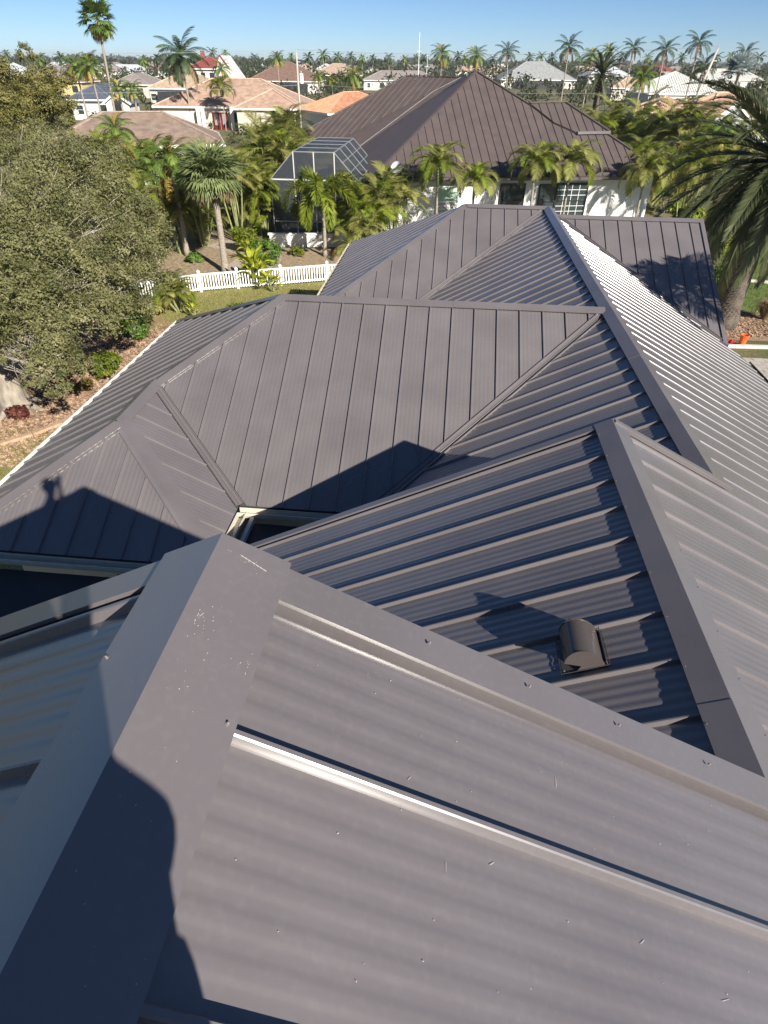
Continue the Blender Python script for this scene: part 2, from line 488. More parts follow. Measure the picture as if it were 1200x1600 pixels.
           ((18.873, 58.511, 3.801), 1.35, 1.56, 'tangled autumn coloured shrub behind the huge date palm', 'orange'),
           ((39.704, 103.918, 7.639), 1.73, 1.73, 'small green tree right of the silver fan palm', 'green'),
           ((-27.963, 94.872, 4.278), 1.21, 1.39, 'round shrub by the beige garage wall', 'green'),
           ((-19.841, 93.002, 4.127), 1.27, 1.52, 'dark shrub at the side wall of the beige house', 'green'),
           ((-44.032, 98.224, 4.055), 1.09, 0.91, 'dark shrub beside the tan roofed house', 'green'),
           ((-40.23, 323.836, 7.537), 3.94, 3.38, 'tree mass on the skyline left of the dark metal roof', 'green'),
           ((16.198, 46.199, 4.568), 1.24, 1.48, 'leafy shrub under the huge date palm fronds', 'bright'),
           ((15.826, 38.882, 3.321), 1.07, 1.07, 'yellow green shrub beyond the right hand driveway', 'bright'),
           ((-14.766, 42.859, 0.779), 1.21, 1.04, 'dark undergrowth bush beneath the palms left of the pool enclosure', 'green'),
           ((-16.541, 40.961, 1.822), 1.24, 1.07, 'dark undergrowth bush behind the cabbage palm trunk', 'green'),
           ((-17.022, 36.647, 2.85), 1.25, 1.47, 'leafy olive bush between the big tree and feather palm', 'olive'),
           ((-3.582, 43.101, 1.35), 0.76, 1.1, 'shrub at the foot of the white wall below the dish', 'bright')]}

# ------------------------------------------------------------------ materials
MATS = {}
def nodes_of(name):
    m = bpy.data.materials.new(name); m.use_nodes = True
    return m, m.node_tree, m.node_tree.nodes, m.node_tree.links, m.node_tree.nodes['Principled BSDF']
def mat(name, col, rough=.6, var=.12, scale=6.0, metal=0, spec=.5, bump=0, bscale=40, col2=None, stretch=None, objvar=0, detail=4):
    """painted or natural surface: base colour broken up by soft noise, optional fine bump"""
    if name in MATS: return MATS[name]
    m, nt, N, L, b = nodes_of(name)
    tc = N.new('ShaderNodeTexCoord')
    mp = N.new('ShaderNodeMapping')
    if stretch: mp.inputs['Scale'].default_value = stretch
    L.new(tc.outputs['Object'], mp.inputs[0])
    nz = N.new('ShaderNodeTexNoise'); nz.inputs['Scale'].default_value = scale; nz.inputs['Detail'].default_value = detail
    L.new(mp.outputs[0], nz.inputs['Vector'])
    cr = N.new('ShaderNodeValToRGB')
    c2 = col2 or tuple(min(1, c * (1 + var)) for c in col)
    c1 = col if col2 else tuple(c * (1 - var) for c in col)
    cr.color_ramp.elements[0].position = .35; cr.color_ramp.elements[1].position = .65
    cr.color_ramp.elements[0].color = (*c1, 1); cr.color_ramp.elements[1].color = (*c2, 1)
    L.new(nz.outputs['Fac'], cr.inputs[0])
    out = cr.outputs[0]
    if objvar:
        oi = N.new('ShaderNodeObjectInfo'); hs = N.new('ShaderNodeHueSaturation')
        mr = N.new('ShaderNodeMapRange'); mr.inputs['To Min'].default_value = 1 - objvar; mr.inputs['To Max'].default_value = 1 + objvar
        L.new(oi.outputs['Random'], mr.inputs['Value']); L.new(mr.outputs[0], hs.inputs['Value']); L.new(out, hs.inputs['Color']); out = hs.outputs[0]
    L.new(out, b.inputs['Base Color'])
    b.inputs['Roughness'].default_value = rough; b.inputs['Metallic'].default_value = metal
    b.inputs['Specular IOR Level'].default_value = spec
    if bump:
        n2 = N.new('ShaderNodeTexNoise'); n2.inputs['Scale'].default_value = bscale; n2.inputs['Detail'].default_value = 5
        L.new(mp.outputs[0], n2.inputs['Vector'])
        bp = N.new('ShaderNodeBump'); bp.inputs['Strength'].default_value = bump; bp.inputs['Distance'].default_value = .02
        L.new(n2.outputs['Fac'], bp.inputs['Height']); L.new(bp.outputs[0], b.inputs['Normal'])
    MATS[name] = m
    return m
def metal_roof(name, col, rough, dust=1.0, spec=.5, ior=1.5):
    """factory painted steel: even colour, faint oil-canning, dust specks and a few scuffs"""
    m, nt, N, L, b = nodes_of(name)
    tc = N.new('ShaderNodeTexCoord')
    big = N.new('ShaderNodeTexNoise'); big.inputs['Scale'].default_value = 1.3; big.inputs['Detail'].default_value = 6
    L.new(tc.outputs['Object'], big.inputs['Vector'])
    oi = N.new('ShaderNodeObjectInfo')
    mr = N.new('ShaderNodeMapRange'); mr.inputs['From Min'].default_value = .3; mr.inputs['From Max'].default_value = .7
    mr.inputs['To Min'].default_value = .89; mr.inputs['To Max'].default_value = 1.09
    L.new(big.outputs['Fac'], mr.inputs['Value'])
    mo = N.new('ShaderNodeMapRange'); mo.inputs['To Min'].default_value = .965; mo.inputs['To Max'].default_value = 1.035
    L.new(oi.outputs['Random'], mo.inputs['Value'])
    mul = N.new('ShaderNodeMath'); mul.operation = 'MULTIPLY'; L.new(mr.outputs[0], mul.inputs[0]); L.new(mo.outputs[0], mul.inputs[1])
    hs = N.new('ShaderNodeHueSaturation'); hs.inputs['Color'].default_value = (*col, 1); L.new(mul.outputs[0], hs.inputs['Value'])
    # specks
    vo = N.new('ShaderNodeTexVoronoi'); vo.inputs['Scale'].default_value = 26
    L.new(tc.outputs['Object'], vo.inputs['Vector'])
    lt = N.new('ShaderNodeMath'); lt.operation = 'LESS_THAN'; lt.inputs[1].default_value = .03; L.new(vo.outputs['Distance'], lt.inputs[0])
    sp = N.new('ShaderNodeTexNoise'); sp.inputs['Scale'].default_value = 3.1; sp.inputs['Detail'].default_value = 2; L.new(tc.outputs['Object'], sp.inputs['Vector'])
    g = N.new('ShaderNodeMath'); g.operation = 'GREATER_THAN'; g.inputs[1].default_value = .585; L.new(sp.outputs['Fac'], g.inputs[0])
    an = N.new('ShaderNodeMath'); an.operation = 'MULTIPLY'; L.new(lt.outputs[0], an.inputs[0]); L.new(g.outputs[0], an.inputs[1])
    # fine chalky cloud
    fn = N.new('ShaderNodeTexNoise'); fn.inputs['Scale'].default_value = 55; fn.inputs['Detail'].default_value = 8; L.new(tc.outputs['Object'], fn.inputs['Vector'])
    f2 = N.new('ShaderNodeMapRange'); f2.inputs['From Min'].default_value = .5; f2.inputs['From Max'].default_value = .9; f2.inputs['To Max'].default_value = .07 * dust
    L.new(fn.outputs['Fac'], f2.inputs['Value'])
    ad = N.new('ShaderNodeMath'); ad.operation = 'MULTIPLY_ADD'; ad.inputs[1].default_value = .7 * dust; L.new(an.outputs[0], ad.inputs[0]); L.new(f2.outputs[0], ad.inputs[2])
    mx = N.new('ShaderNodeMixRGB'); mx.inputs[2].default_value = (.46, .44, .42, 1)
    L.new(ad.outputs[0], mx.inputs[0]); L.new(hs.outputs[0], mx.inputs[1]); L.new(mx.outputs[0], b.inputs['Base Color'])
    rr = N.new('ShaderNodeMapRange'); rr.inputs['To Min'].default_value = rough - .05; rr.inputs['To Max'].default_value = rough + .07
    L.new(big.outputs['Fac'], rr.inputs['Value']); L.new(rr.outputs[0], b.inputs['Roughness'])
    b.inputs['Specular IOR Level'].default_value = spec
    b.inputs['IOR'].default_value = ior
    b.inputs['Coat Weight'].default_value = 0; b.inputs['Coat Roughness'].default_value = .13; b.inputs['Coat IOR'].default_value = 1.5
    oc = N.new('ShaderNodeTexNoise'); oc.inputs['Scale'].default_value = 2.2; oc.inputs['Detail'].default_value = 1; L.new(tc.outputs['Object'], oc.inputs['Vector'])
    bp = N.new('ShaderNodeBump'); bp.inputs['Strength'].default_value = .35; bp.inputs['Distance'].default_value = .012
    L.new(oc.outputs['Fac'], bp.inputs['Height']); L.new(bp.outputs[0], b.inputs['Normal'])
    MATS[name] = m
    return m
def leaf(name, c1, c2, c3=None, trans=.3, scale=1.2, rough=.5):
    """foliage: colour drifts over the crown and from leaf to leaf, some light passes through"""
    m, nt, N, L, b = nodes_of(name)
    tc = N.new('ShaderNodeTexCoord')
    nz = N.new('ShaderNodeTexNoise'); nz.inputs['Scale'].default_value = scale; nz.inputs['Detail'].default_value = 8; nz.inputs['Roughness'].default_value = .75
    L.new(tc.outputs['Object'], nz.inputs['Vector'])
    cr = N.new('ShaderNodeValToRGB'); e = cr.color_ramp.elements
    e[0].position = .36; e[1].position = .56; e[0].color = (*c1, 1); e[1].color = (*c2, 1)
    if c3:
        k = e.new(.66); k.color = (*c3, 1)
    L.new(nz.outputs['Fac'], cr.inputs[0])
    oi = N.new('ShaderNodeObjectInfo'); hs = N.new('ShaderNodeHueSaturation')
    mr = N.new('ShaderNodeMapRange'); mr.inputs['To Min'].default_value = .72; mr.inputs['To Max'].default_value = 1.28
    L.new(oi.outputs['Random'], mr.inputs['Value']); L.new(mr.outputs[0], hs.inputs['Value']); L.new(cr.outputs[0], hs.inputs['Color'])
    L.new(hs.outputs[0], b.inputs['Base Color']); b.inputs['Roughness'].default_value = rough; b.inputs['Specular IOR Level'].default_value = .35
    tr = N.new('ShaderNodeBsdfTranslucent'); L.new(hs.outputs[0], tr.inputs['Color'])
    ms = N.new('ShaderNodeMixShader'); ms.inputs[0].default_value = trans
    L.new(b.outputs[0], ms.inputs[1]); L.new(tr.outputs[0], ms.inputs[2]); L.new(ms.outputs[0], N['Material Output'].inputs['Surface'])
    MATS[name] = m
    return m
def screen_mat(name, col, alpha):
    m, nt, N, L, b = nodes_of(name)
    b.inputs['Base Color'].default_value = (*col, 1); b.inputs['Roughness'].default_value = .55
    tr = N.new('ShaderNodeBsdfTransparent'); ms = N.new('ShaderNodeMixShader'); ms.inputs[0].default_value = alpha
    L.new(tr.outputs[0], ms.inputs[1]); L.new(b.outputs[0], ms.inputs[2]); L.new(ms.outputs[0], N['Material Output'].inputs['Surface'])
    MATS[name] = m
    return m

BRONZE = metal_roof('bronze_painted_steel', (.150, .135, .138), .27, spec=.7, ior=1.75)
BRONZE_FAR = metal_roof('brown_painted_steel', (.105, .083, .078), .5, .25)
GUTTER = mat('cream_gutter_paint', (.62, .58, .48), .35, .06, 8)
DARKGUT = mat('bronze_gutter_paint', (.10, .085, .08), .35, .08, 8)
STUCCO = mat('white_stucco', (.80, .79, .76), .85, .05, 3, bump=.3, bscale=60)
DECKM = mat('roof_underlay', (.05, .05, .05), .9)
GLASS = mat('window_glass', (.03, .045, .05), .06, .1, 2, spec=.9)
BLACKF = mat('black_frame', (.02, .02, .022), .4)
WHITEP = mat('white_vinyl', (.82, .82, .80), .4, .04, 3)
TRUNKG = mat('grey_palm_trunk', (.30, .26, .21), .9, .3, 9, bump=.7, bscale=25, stretch=(1, 1, 3))
BARK = mat('oak_bark', (.27, .235, .19), .95, .3, 7, bump=1.0, bscale=14, stretch=(1, 1, .35))
DATEB = mat('date_palm_bark', (.115, .095, .078), .95, .3, 6, bump=.8, bscale=18)
STEM = mat('areca_stem', (.23, .25, .11), .7, .25, 5)
SHAFT = mat('green_crownshaft', (.17, .24, .08), .45, .2, 4)
SCREEN = screen_mat('dark_insect_screen', (.022, .024, .028), .88)
SCREEN2 = screen_mat('blue_grey_insect_screen', (.04, .048, .06), .8)
FRAMEG = mat('pale_aluminium', (.55, .55, .53), .4, .05, 4)
FRAMED = mat('dark_bronze_aluminium', (.075, .07, .07), .4, .05, 4)
POLE = mat('weathered_pole', (.42, .39, .34), .9, .2, 5, stretch=(1, 1, .2))
SCREWM = mat('painted_screw_steel', (.20, .185, .19), .35, .05, 4, metal=.0)

# ------------------------------------------------------------------ mesh helpers
def loc_of(o):
    v = Vector((0, 0, 0))
    while o is not None:
        v += o.location; o = o.parent
    return v
def link(name, me, parent=None, m=None, world_verts=True):
    o = bpy.data.objects.new(name, me)
    S.collection.objects.link(o)
    if m is not None and not me.materials: me.materials.append(m)
    if parent is not None:
        o.parent = parent
    return o
def tag(o, label=None, cat=None, group=None, kind=None):
    if label: o['label'] = label
    if cat: o['category'] = cat
    if group: o['group'] = group
    if kind: o['kind'] = kind
    return o
def empty(name, loc, label, cat, group=None, rz=0):
    o = bpy.data.objects.new(name, None); S.collection.objects.link(o)
    o.location = loc; o.rotation_euler = (0, 0, rz); o.empty_display_size = .2
    return tag(o, label, cat, group)
class MB:
    """collects shapes, given in world coordinates, for ONE mesh object"""
    def __init__(self): self.v = []; self.f = []
    def add(self, vs, fs):
        k = len(self.v); self.v += [tuple(p) for p in vs]; self.f += [tuple(i + k for i in f) for f in fs]
    def box(self, c, s, ax=None):
        c = Vector(c); X, Y, Z = ax or (Vector((1, 0, 0)), Vector((0, 1, 0)), Vector((0, 0, 1)))
        X = Vector(X) * s[0] / 2; Y = Vector(Y) * s[1] / 2; Z = Vector(Z) * s[2] / 2
        self.add([c + a * X + b * Y + d * Z for d in (-1, 1) for a, b in ((-1, -1), (1, -1), (1, 1), (-1, 1))],
                 [(3, 2, 1, 0), (4, 5, 6, 7), (0, 1, 5, 4), (1, 2, 6, 5), (2, 3, 7, 6), (3, 0, 4, 7)])
    def bar(self, p, q, w, h=None, up=(0, 0, 1)):
        p = Vector(p); q = Vector(q); d = (q - p); l = d.length
        if l < 1e-6: return
        d /= l; s = d.cross(Vector(up))
        if s.length < 1e-4: s = d.cross(Vector((0, 1, 0)))
        s.normalize(); u = s.cross(d)
        self.box((p + q) / 2, (w, l, h or w), (s, d, u))
    def prism(self, sec, p, q, caps=True):
        """closed cross-section given as offset Vectors (world), swept from p to q"""
        n = len(sec); p = Vector(p); q = Vector(q)
        fs = [(i, (i + 1) % n, n + (i + 1) % n, n + i) for i in range(n)]
        if caps: fs += [tuple(range(n - 1, -1, -1)), tuple(range(n, 2 * n))]
        self.add([p + s for s in sec] + [q + s for s in sec], fs)
    def tube(self, pts, rad, n=8, cap=True):
        pts = [Vector(p) for p in pts]; vs = []; fs = []
        for i, p in enumerate(pts):
            d = (pts[min(i + 1, len(pts) - 1)] - pts[max(i - 1, 0)]).normalized()
            a = d.cross(Vector((0, 1, 0))) if abs(d.y) < .9 else d.cross(Vector((1, 0, 0)))
            a.normalize(); b = d.cross(a)
            r = rad[i] if hasattr(rad, '__len__') else rad
            vs += [p + (a * math.cos(t) + b * math.sin(t)) * r for t in [2 * math.pi * k / n for k in range(n)]]
        for i in range(len(pts) - 1):
            for k in range(n):
                fs.append((i * n + k, i * n + (k + 1) % n, (i + 1) * n + (k + 1) % n, (i + 1) * n + k))
        if cap: fs += [tuple(range(n - 1, -1, -1)), tuple(range((len(pts) - 1) * n, len(pts) * n))]
        self.add(vs, fs)
    def build(self, name, m, parent=None, smooth=False):
        o0 = loc_of(parent)
        me = bpy.data.meshes.new(name)
        me.from_pydata([(x - o0.x, y - o0.y, z - o0.z) for x, y, z in self.v], [], self.f)
        me.update()
        if smooth:
            me.polygons.foreach_set('use_smooth', [True] * len(me.polygons))
        return link(name, me, parent, m)
def np_mesh(name, V, F, m, smooth=False):
    me = bpy.data.meshes.new(name)
    V = np.asarray(V, np.float32); F = np.asarray(F, np.int32); k = F.shape[1]
    me.vertices.add(len(V)); me.vertices.foreach_set('co', V.ravel())
    me.loops.add(F.size); me.loops.foreach_set('vertex_index', F.ravel())
    me.polygons.add(len(F)); me.polygons.foreach_set('loop_start', np.arange(0, F.size, k, dtype=np.int32))
    me.polygons.foreach_set('loop_total', np.full(len(F), k, np.int32))
    me.update(calc_edges=True)
    me.materials.append(m)
    return me

# ------------------------------------------------------------------ standing seam roofing
def slope_frame(poly):
    P = [Vector(p) for p in poly]
    n = Vector((0, 0, 0))
    for i in range(len(P)):
        a, b = P[i], P[(i + 1) % len(P)]
        n += Vector(((a.y - b.y) * (a.z + b.z), (a.z - b.z) * (a.x + b.x), (a.x - b.x) * (a.y + b.y)))
    n.normalize()
    if n.z < 0: n = -n; P.reverse()
    v = (Vector((0, 0, 1)) - n * n.z).normalized(); u = v.cross(n)
    return P, n, u, v
def deck(poly, parent, m=None, th=.13, drop=.02):
    P, n, u, v = slope_frame(poly)
    mb = MB(); k = len(P)
    top = [p - n * drop for p in P]; bot = [p - n * (drop + th) for p in P]
    mb.add(top + bot, [tuple(range(k)), tuple(range(2 * k - 1, k - 1, -1))] + [(i, k + i, k + (i + 1) % k, (i + 1) % k) for i in range(k)])
    return mb.build('roof_slope', m or DECKM, parent)
def panels(poly, parent, w=.406, origin=None, inset=0, waves=5, per=4, rib=.03, m=None, amp=.0022, mirror=False, thin=True):
    """cut individual ribbed panels to the slope; ribs run up the slope"""
    P, n, u, v = slope_frame(poly)
    o = Vector(origin) if origin is not None else P[0]
    o = o - n * (o - P[0]).dot(n)
    uv = [((p - o).dot(u), (p - o).dot(v)) for p in P]
    u0 = min(a for a, b in uv); u1 = max(a for a, b in uv); v0 = min(b for a, b in uv) - .2; v1 = max(b for a, b in uv) + .2
    prof = [(0, 0), (.013, rib * .93), (.017, rib), (.031, rib), (.037, rib * .9), (.056, 0)]
    if thin: prof = [(0, 0), (.006, rib * .9), (.010, rib), (.019, rib), (.023, rib * .6), (.025, rib * .04), (.036, 0), (.056, 0)]
    span = w - .056; nn = waves * per
    for k in range(1, nn + 1):
        t = k / nn
        prof.append((.056 + span * t, amp * min(1, max(0, .5 - 1.0 * math.cos(2 * math.pi * waves * t)))))
    if mirror: prof = [(w - a, h) for a, h in reversed(prof)]
    L0 = loc_of(parent); out = []
    for i in range(math.floor(u0 / w), math.ceil(u1 / w)):
        bm = bmesh.new()
        lo = [bm.verts.new((i * w + a, v0, h)) for a, h in prof]; hi = [bm.verts.new((i * w + a, v1, h)) for a, h in prof]
        for k in range(len(prof) - 1): bm.faces.new((lo[k], lo[k + 1], hi[k + 1], hi[k]))
        ins = inset if hasattr(inset, '__len__') else [inset] * len(P)
        ok = True
        for j in range(len(P)):
            a = Vector((*uv[j], 0)); b = Vector((*uv[(j + 1) % len(P)], 0)); d = (b - a).normalized(); no = Vector((d.y, -d.x, 0))
            bmesh.ops.bisect_plane(bm, geom=bm.verts[:] + bm.edges[:] + bm.faces[:], plane_co=a - no * ins[j], plane_no=no, clear_outer=True)
            if not bm.faces: ok = False; break
        if ok and sum(f.calc_area() for f in bm.faces) > .002:
            me = bpy.data.meshes.new('roof_panel')
            for q in bm.verts:
                pw = o + u * q.co.x + v * q.co.y + n * q.co.z - L0
                q.co = pw
            bm.normal_update(); bm.to_mesh(me)
            me.materials.append(m or BRONZE)
            me.polygons.foreach_set('use_smooth', [True] * len(me.polygons))
            try: me.set_sharp_from_angle(angle=math.radians(25))
            except Exception: pass
            out.append(link('roof_panel', me, parent))
        bm.free()
    return out
def roof_face(house, poly, **k):
    d = deck(poly, house, k.pop('deckm', None))
    for p in panels(poly, d, **k): pass
    return d
def cap(house, p0, p1, nL, nR, wL=.155, wR=.155, lift=.038, m=None, seg=3.05, name='ridge_cap', hem=.014):
    """bent sheet over a ridge or hip, in overlapping lengths"""
    p0 = Vector(p0); p1 = Vector(p1); l = (p1 - p0).normalized(); L = (p1 - p0).length
    nL = Vector(nL).normalized(); nR = Vector(nR).normalized()
    def wing(n):
        w = n.cross(l); 
        return w.normalized()
    wl = wing(nL); wr = wing(nR)
    if wl.z > 0: wl = -wl
    if wr.z > 0: wr = -wr
    M = Matrix((nL, nR, l))
    t = 0; k = 0
    while t < L - .02:
        e = min(L, t + seg)
        h = lift + (.0035 if k % 2 else 0)
        c = M.inverted() @ Vector((h, h, 0)); ci = M.inverted() @ Vector((h - .003, h - .003, 0))
        a = wl * wL + nL * h; b = wr * wR + nR * h
        sec = [a - nL * hem, a, c, b, b - nR * hem, b - nR * hem - wr * .003, b - nR * .003 - wr * .003, ci, a - nL * .003 - wl * .003, a - nL * hem - wl * .003]
        mb = MB(); mb.prism(sec, p0 + l * t, p0 + l * min(L, e + (.06 if e < L else 0)))
        mb.build(name, m or BRONZE, house)
        t = e; k += 1
def valley(house, p0, p1, nL, nR, w=.10, m=None):
    p0 = Vector(p0); p1 = Vector(p1); l = (p1 - p0).normalized()
    nL = Vector(nL).normalized(); nR = Vector(nR).normalized()
    wl = nL.cross(l).normalized(); wr = nR.cross(l).normalized()
    if wl.z < 0: wl = -wl
    if wr.z < 0: wr = -wr
    M = Matrix((nL, nR, l)); h = .012
    c = M.inverted() @ Vector((h, h, 0)); ci = M.inverted() @ Vector((h - .004, h - .004, 0))
    a = wl * w; b = wr * w; up = (nL + nR).normalized()
    sec = [a + nL * .004, a + nL * .034, a - wl * .016 + nL * .034, a - wl * .02 + nL * h, c + wl * .012, c + up * .02, c + wr * .012, b - wr * .02 + nR * h, b - wr * .016 + nR * .034, b + nR * .034, b + nR * .004, ci]
    mb = MB(); mb.prism(sec, p0, p1); return mb.build('valley_flashing', m or BRONZE, house)
def rake(house, top, bot, n, out, w=.10, m=None, drop=.16, lift=.04, hem=.03):
    n = Vector(n).normalized(); out = Vector(out).normalized(); top = Vector(top); bot = Vector(bot)
    ins = -out
    dn = Vector((0, 0, -1))
    sec = [ins * w + n * (lift - hem), ins * w + n * lift, out * .02 + n * lift, out * .02 + n * lift + dn * drop, out * .014 + n * lift + dn * drop, out * .014 + n * (lift - .004), ins * (w - .004) + n * (lift - .004), ins * (w - .004) + n * (lift - hem)]
    mb = MB(); mb.prism(sec, top, bot); return mb.build('rake_trim', m or BRONZE, house)
def gutter(house, p0, p1, out, m=None, w=.13, h=.12, drop=.04, name='gutter'):
    out = Vector(out).normalized(); z = Vector((0, 0, 1)); b = -z * drop
    t = .008
    sec = [b, b - z * h, b - z * h + out * (w - .02), b + out * w - z * (h * .45), b + out * w, b + out * (w + .012), b + out * (w + .012) - z * .012,
           b + out * (w - t) - z * .012, b + out * (w - t) - z * (h * .45), b - z * (h - t) + out * (w - .02 - t), b - z * (h - t) + out * t, b + out * t]
    mb = MB(); mb.prism(sec, p0, p1); return mb.build(name, m or GUTTER, house)

# ------------------------------------------------------------------ the setting: ground, beds, paths
def sheet(name, pts, z, m, kind='structure', label=None):
    mb = MB(); mb.add([(x, y, z) for x, y in pts], [tuple(range(len(pts)))])
    o = mb.build(name, m); o['kind'] = kind
    if label: o['label'] = label
    return o
def ground_mat():
    m, nt, N, L, b = nodes_of('suburban_ground')
    tc = N.new('ShaderNodeTexCoord')
    n1 = N.new('ShaderNodeTexNoise'); n1.inputs['Scale'].default_value = .22; n1.inputs['Detail'].default_value = 8
    n2 = N.new('ShaderNodeTexNoise'); n2.inputs['Scale'].default_value = 9; n2.inputs['Detail'].default_value = 8; n2.inputs['Roughness'].default_value = .8
    for q in (n1, n2): L.new(tc.outputs['Object'], q.inputs['Vector'])
    c1 = N.new('ShaderNodeValToRGB'); e = c1.color_ramp.elements
    e[0].position = .4; e[0].color = (.10, .115, .035, 1); e[1].position = .6; e[1].color = (.22, .185, .105, 1)
    c2 = N.new('ShaderNodeValToRGB'); e = c2.color_ramp.elements
    e[0].position = .3; e[0].color = (.35, .35, .35, 1); e[1].position = .7; e[1].color = (1.35, 1.35, 1.25, 1)
    L.new(n1.outputs['Fac'], c1.inputs[0]); L.new(n2.outputs['Fac'], c2.inputs[0])
    mx = N.new('ShaderNodeMixRGB'); mx.blend_type = 'MULTIPLY'; mx.inputs[0].default_value = 1
    L.new(c1.outputs[0], mx.inputs[1]); L.new(c2.outputs[0], mx.inputs[2]); L.new(mx.outputs[0], b.inputs['Base Color'])
    b.inputs['Roughness'].default_value = .95
    bp = N.new('ShaderNodeBump'); bp.inputs['Strength'].default_value = .8; bp.inputs['Distance'].default_value = .05
    L.new(n2.outputs['Fac'], bp.inputs['Height']); L.new(bp.outputs[0], b.inputs['Normal'])
    return m
sheet('ground', [(-6000, -400), (6000, -400), (6000, 7000), (-6000, 7000)], 0, ground_mat())
LAWN = mat('dry_lawn', (.17, .175, .05), .95, .3, 14, bump=1, bscale=60, col2=(.33, .29, .11), detail=8)
LAWNG = mat('green_lawn', (.09, .15, .03), .95, .3, 12, bump=1, bscale=60, col2=(.17, .20, .055), detail=8)
MULCH = mat('wood_chip_mulch', (.17, .10, .06), .95, .3, 22, bump=1, bscale=45, col2=(.46, .32, .21), detail=8)
sheet('garden_bed', [(-17, 28.0), (-13, 29.5), (-4.5, 32.2), (-4.0, 37.2), (-10.5, 37.0), (-16, 41), (-22, 40), (-24, 33)], .006, mat('sandy_leaf_litter', (.20, .15, .09), .95, .3, 5, bump=.8, bscale=30, col2=(.42, .32, .20), detail=9))
PAVER = mat('pinkish_pavers', (.36, .29, .23), .9, .2, 5, bump=.5, bscale=30, col2=(.47, .40, .33))
sheet('lawn', [(-60, -10), (-6, -10), (-6, 13), (-14, 15), (-60, 15)], .004, LAWN)
sheet('lawn', [(-20, 22.5), (-7, 22.5), (-4, 31), (-9, 30.2), (-20, 25)], .004, LAWN)
sheet('lawn', [(13.5, 27.5), (45, 24), (45, 50), (17, 40), (14, 34)], .004, LAWNG)
mulch_edge = [(-13.9, 13.0), (-12.51, 13.6), (-11.9, 14.25), (-11.4, 15.0), (-10.95, 16.1), (-10.6, 17.5)]
sheet('mulch_bed', [(-40, 10.5), (-20, 11.6)] + mulch_edge + [(-10.0, 20.5), (-9.6, 22.6), (-12.3, 24.6), (-16, 22.5), (-22, 21), (-40, 20)], .010, MULCH)
sheet('mulch_bed', [(9, 23.2), (11.6, 24.9), (13.6, 24.9), (15.5, 25.4), (15, 27.2), (13, 29.5), (11, 31), (9, 31)], .010, MULCH)
sheet('paver_path', [(-11.9, 31.2), (-9.6, 31.0), (-9.2, 34), (-9.8, 37), (-13.5, 38.5), (-14.5, 36.8), (-11.8, 35)], .012, PAVER)
WALKM = mat('grey_driveway_pavers', (.40, .37, .33), .9, .15, 3, bump=.4, bscale=25)
# driveway pavers you can pick apart near the kerb, one joined bed beyond
mb = MB(); rr = random.Random(3)
for ix in range(14):
    for iy in range(26):
        x = 10.6 + ix * .42 + (iy % 2) * .21; y = 16.0 + iy * .27
        if y > 22.6 + (x - 10.6) * .18: continue
        mb.box((x, y, .035 + rr.uniform(-.003, .003)), (.405, .255, .07))
o = mb.build('driveway_pavers', WALKM); o['kind'] = 'structure'
KERB = mat('pinkish_concrete_kerb', (.45, .30, .20), .9, .12, 8, bump=.4)
KERBW = mat('pale_concrete_kerb', (.62, .58, .52), .9, .1, 8, bump=.4)
def kerb(pts, m, label, w=.16, h=.11):
    t = empty('garden_kerb', (*pts[0][:2], 0), label, 'kerb')
    for i in range(len(pts) - 1):
        a = Vector((*pts[i], 0)); b = Vector((*pts[i + 1], 0)); n = max(1, int((b - a).length / .55))
        for k in range(n):
            mb = MB(); p = a.lerp(b, k / n); q = a.lerp(b, (k + .985) / n)
            mb.bar(p + Vector((0, 0, h / 2)), q + Vector((0, 0, h / 2)), w, h); mb.build('kerb_stone', m, t)
kerb([(-16, 12.55)] + mulch_edge, KERB, 'pinkish curved kerb between the mulch bed and the yellow lawn at left')
kerb([(9.6, 22.9), (11.4, 24.05), (13.2, 24.15), (16, 24.7)], KERBW, 'pale straight kerb behind the orange bucket')
kerb([(13.4, 33.2), (15.2, 33.6), (17.5, 33.2), (20, 33.4)], KERBW, 'pale kerb behind the date palm trunk at the lawn edge')
# loose chips give the mulch its broken surface
def chips(name, cx, cy, sx, sy, n, m, seed, keep):
    r = np.random.RandomState(seed)
    p = np.stack([cx + r.uniform(-sx, sx, n), cy + r.uniform(-sy, sy, n), r.uniform(.012, .04, n)], 1)
    p = p[[keep(x, y) for x, y, z in p]]; n = len(p)
    a = r.uniform(0, 6.28, n); L = r.uniform(.03, .08, n); W = L * r.uniform(.25, .6, n)
    tx = r.uniform(-.5, .5, n)
    dx = np.stack([np.cos(a), np.sin(a), tx], 1) * L[:, None]; dy = np.stack([-np.sin(a), np.cos(a), r.uniform(-.5, .5, n)], 1) * W[:, None]
    V = np.stack([p - dx - dy, p + dx - dy, p + dx + dy, p - dx + dy], 1).reshape(-1, 3)
    F = np.arange(4 * n).reshape(-1, 4)
    o = link(name, np_mesh(name, V, F, m)); o['kind'] = 'stuff'; return o
CHIP = mat('wood_chips', (.20, .11, .065), .95, .3, 30, col2=(.55, .39, .26), detail=2)
chips('wood_chips', -12.2, 18, 2.6, 5.5, 16000, CHIP, 1, lambda x, y: x < -10.7 or y > 17)
chips('wood_chips', 12.6, 26.6, 2.2, 2.0, 2500, CHIP, 2, lambda x, y: y > 25 + .1 * (x - 11))
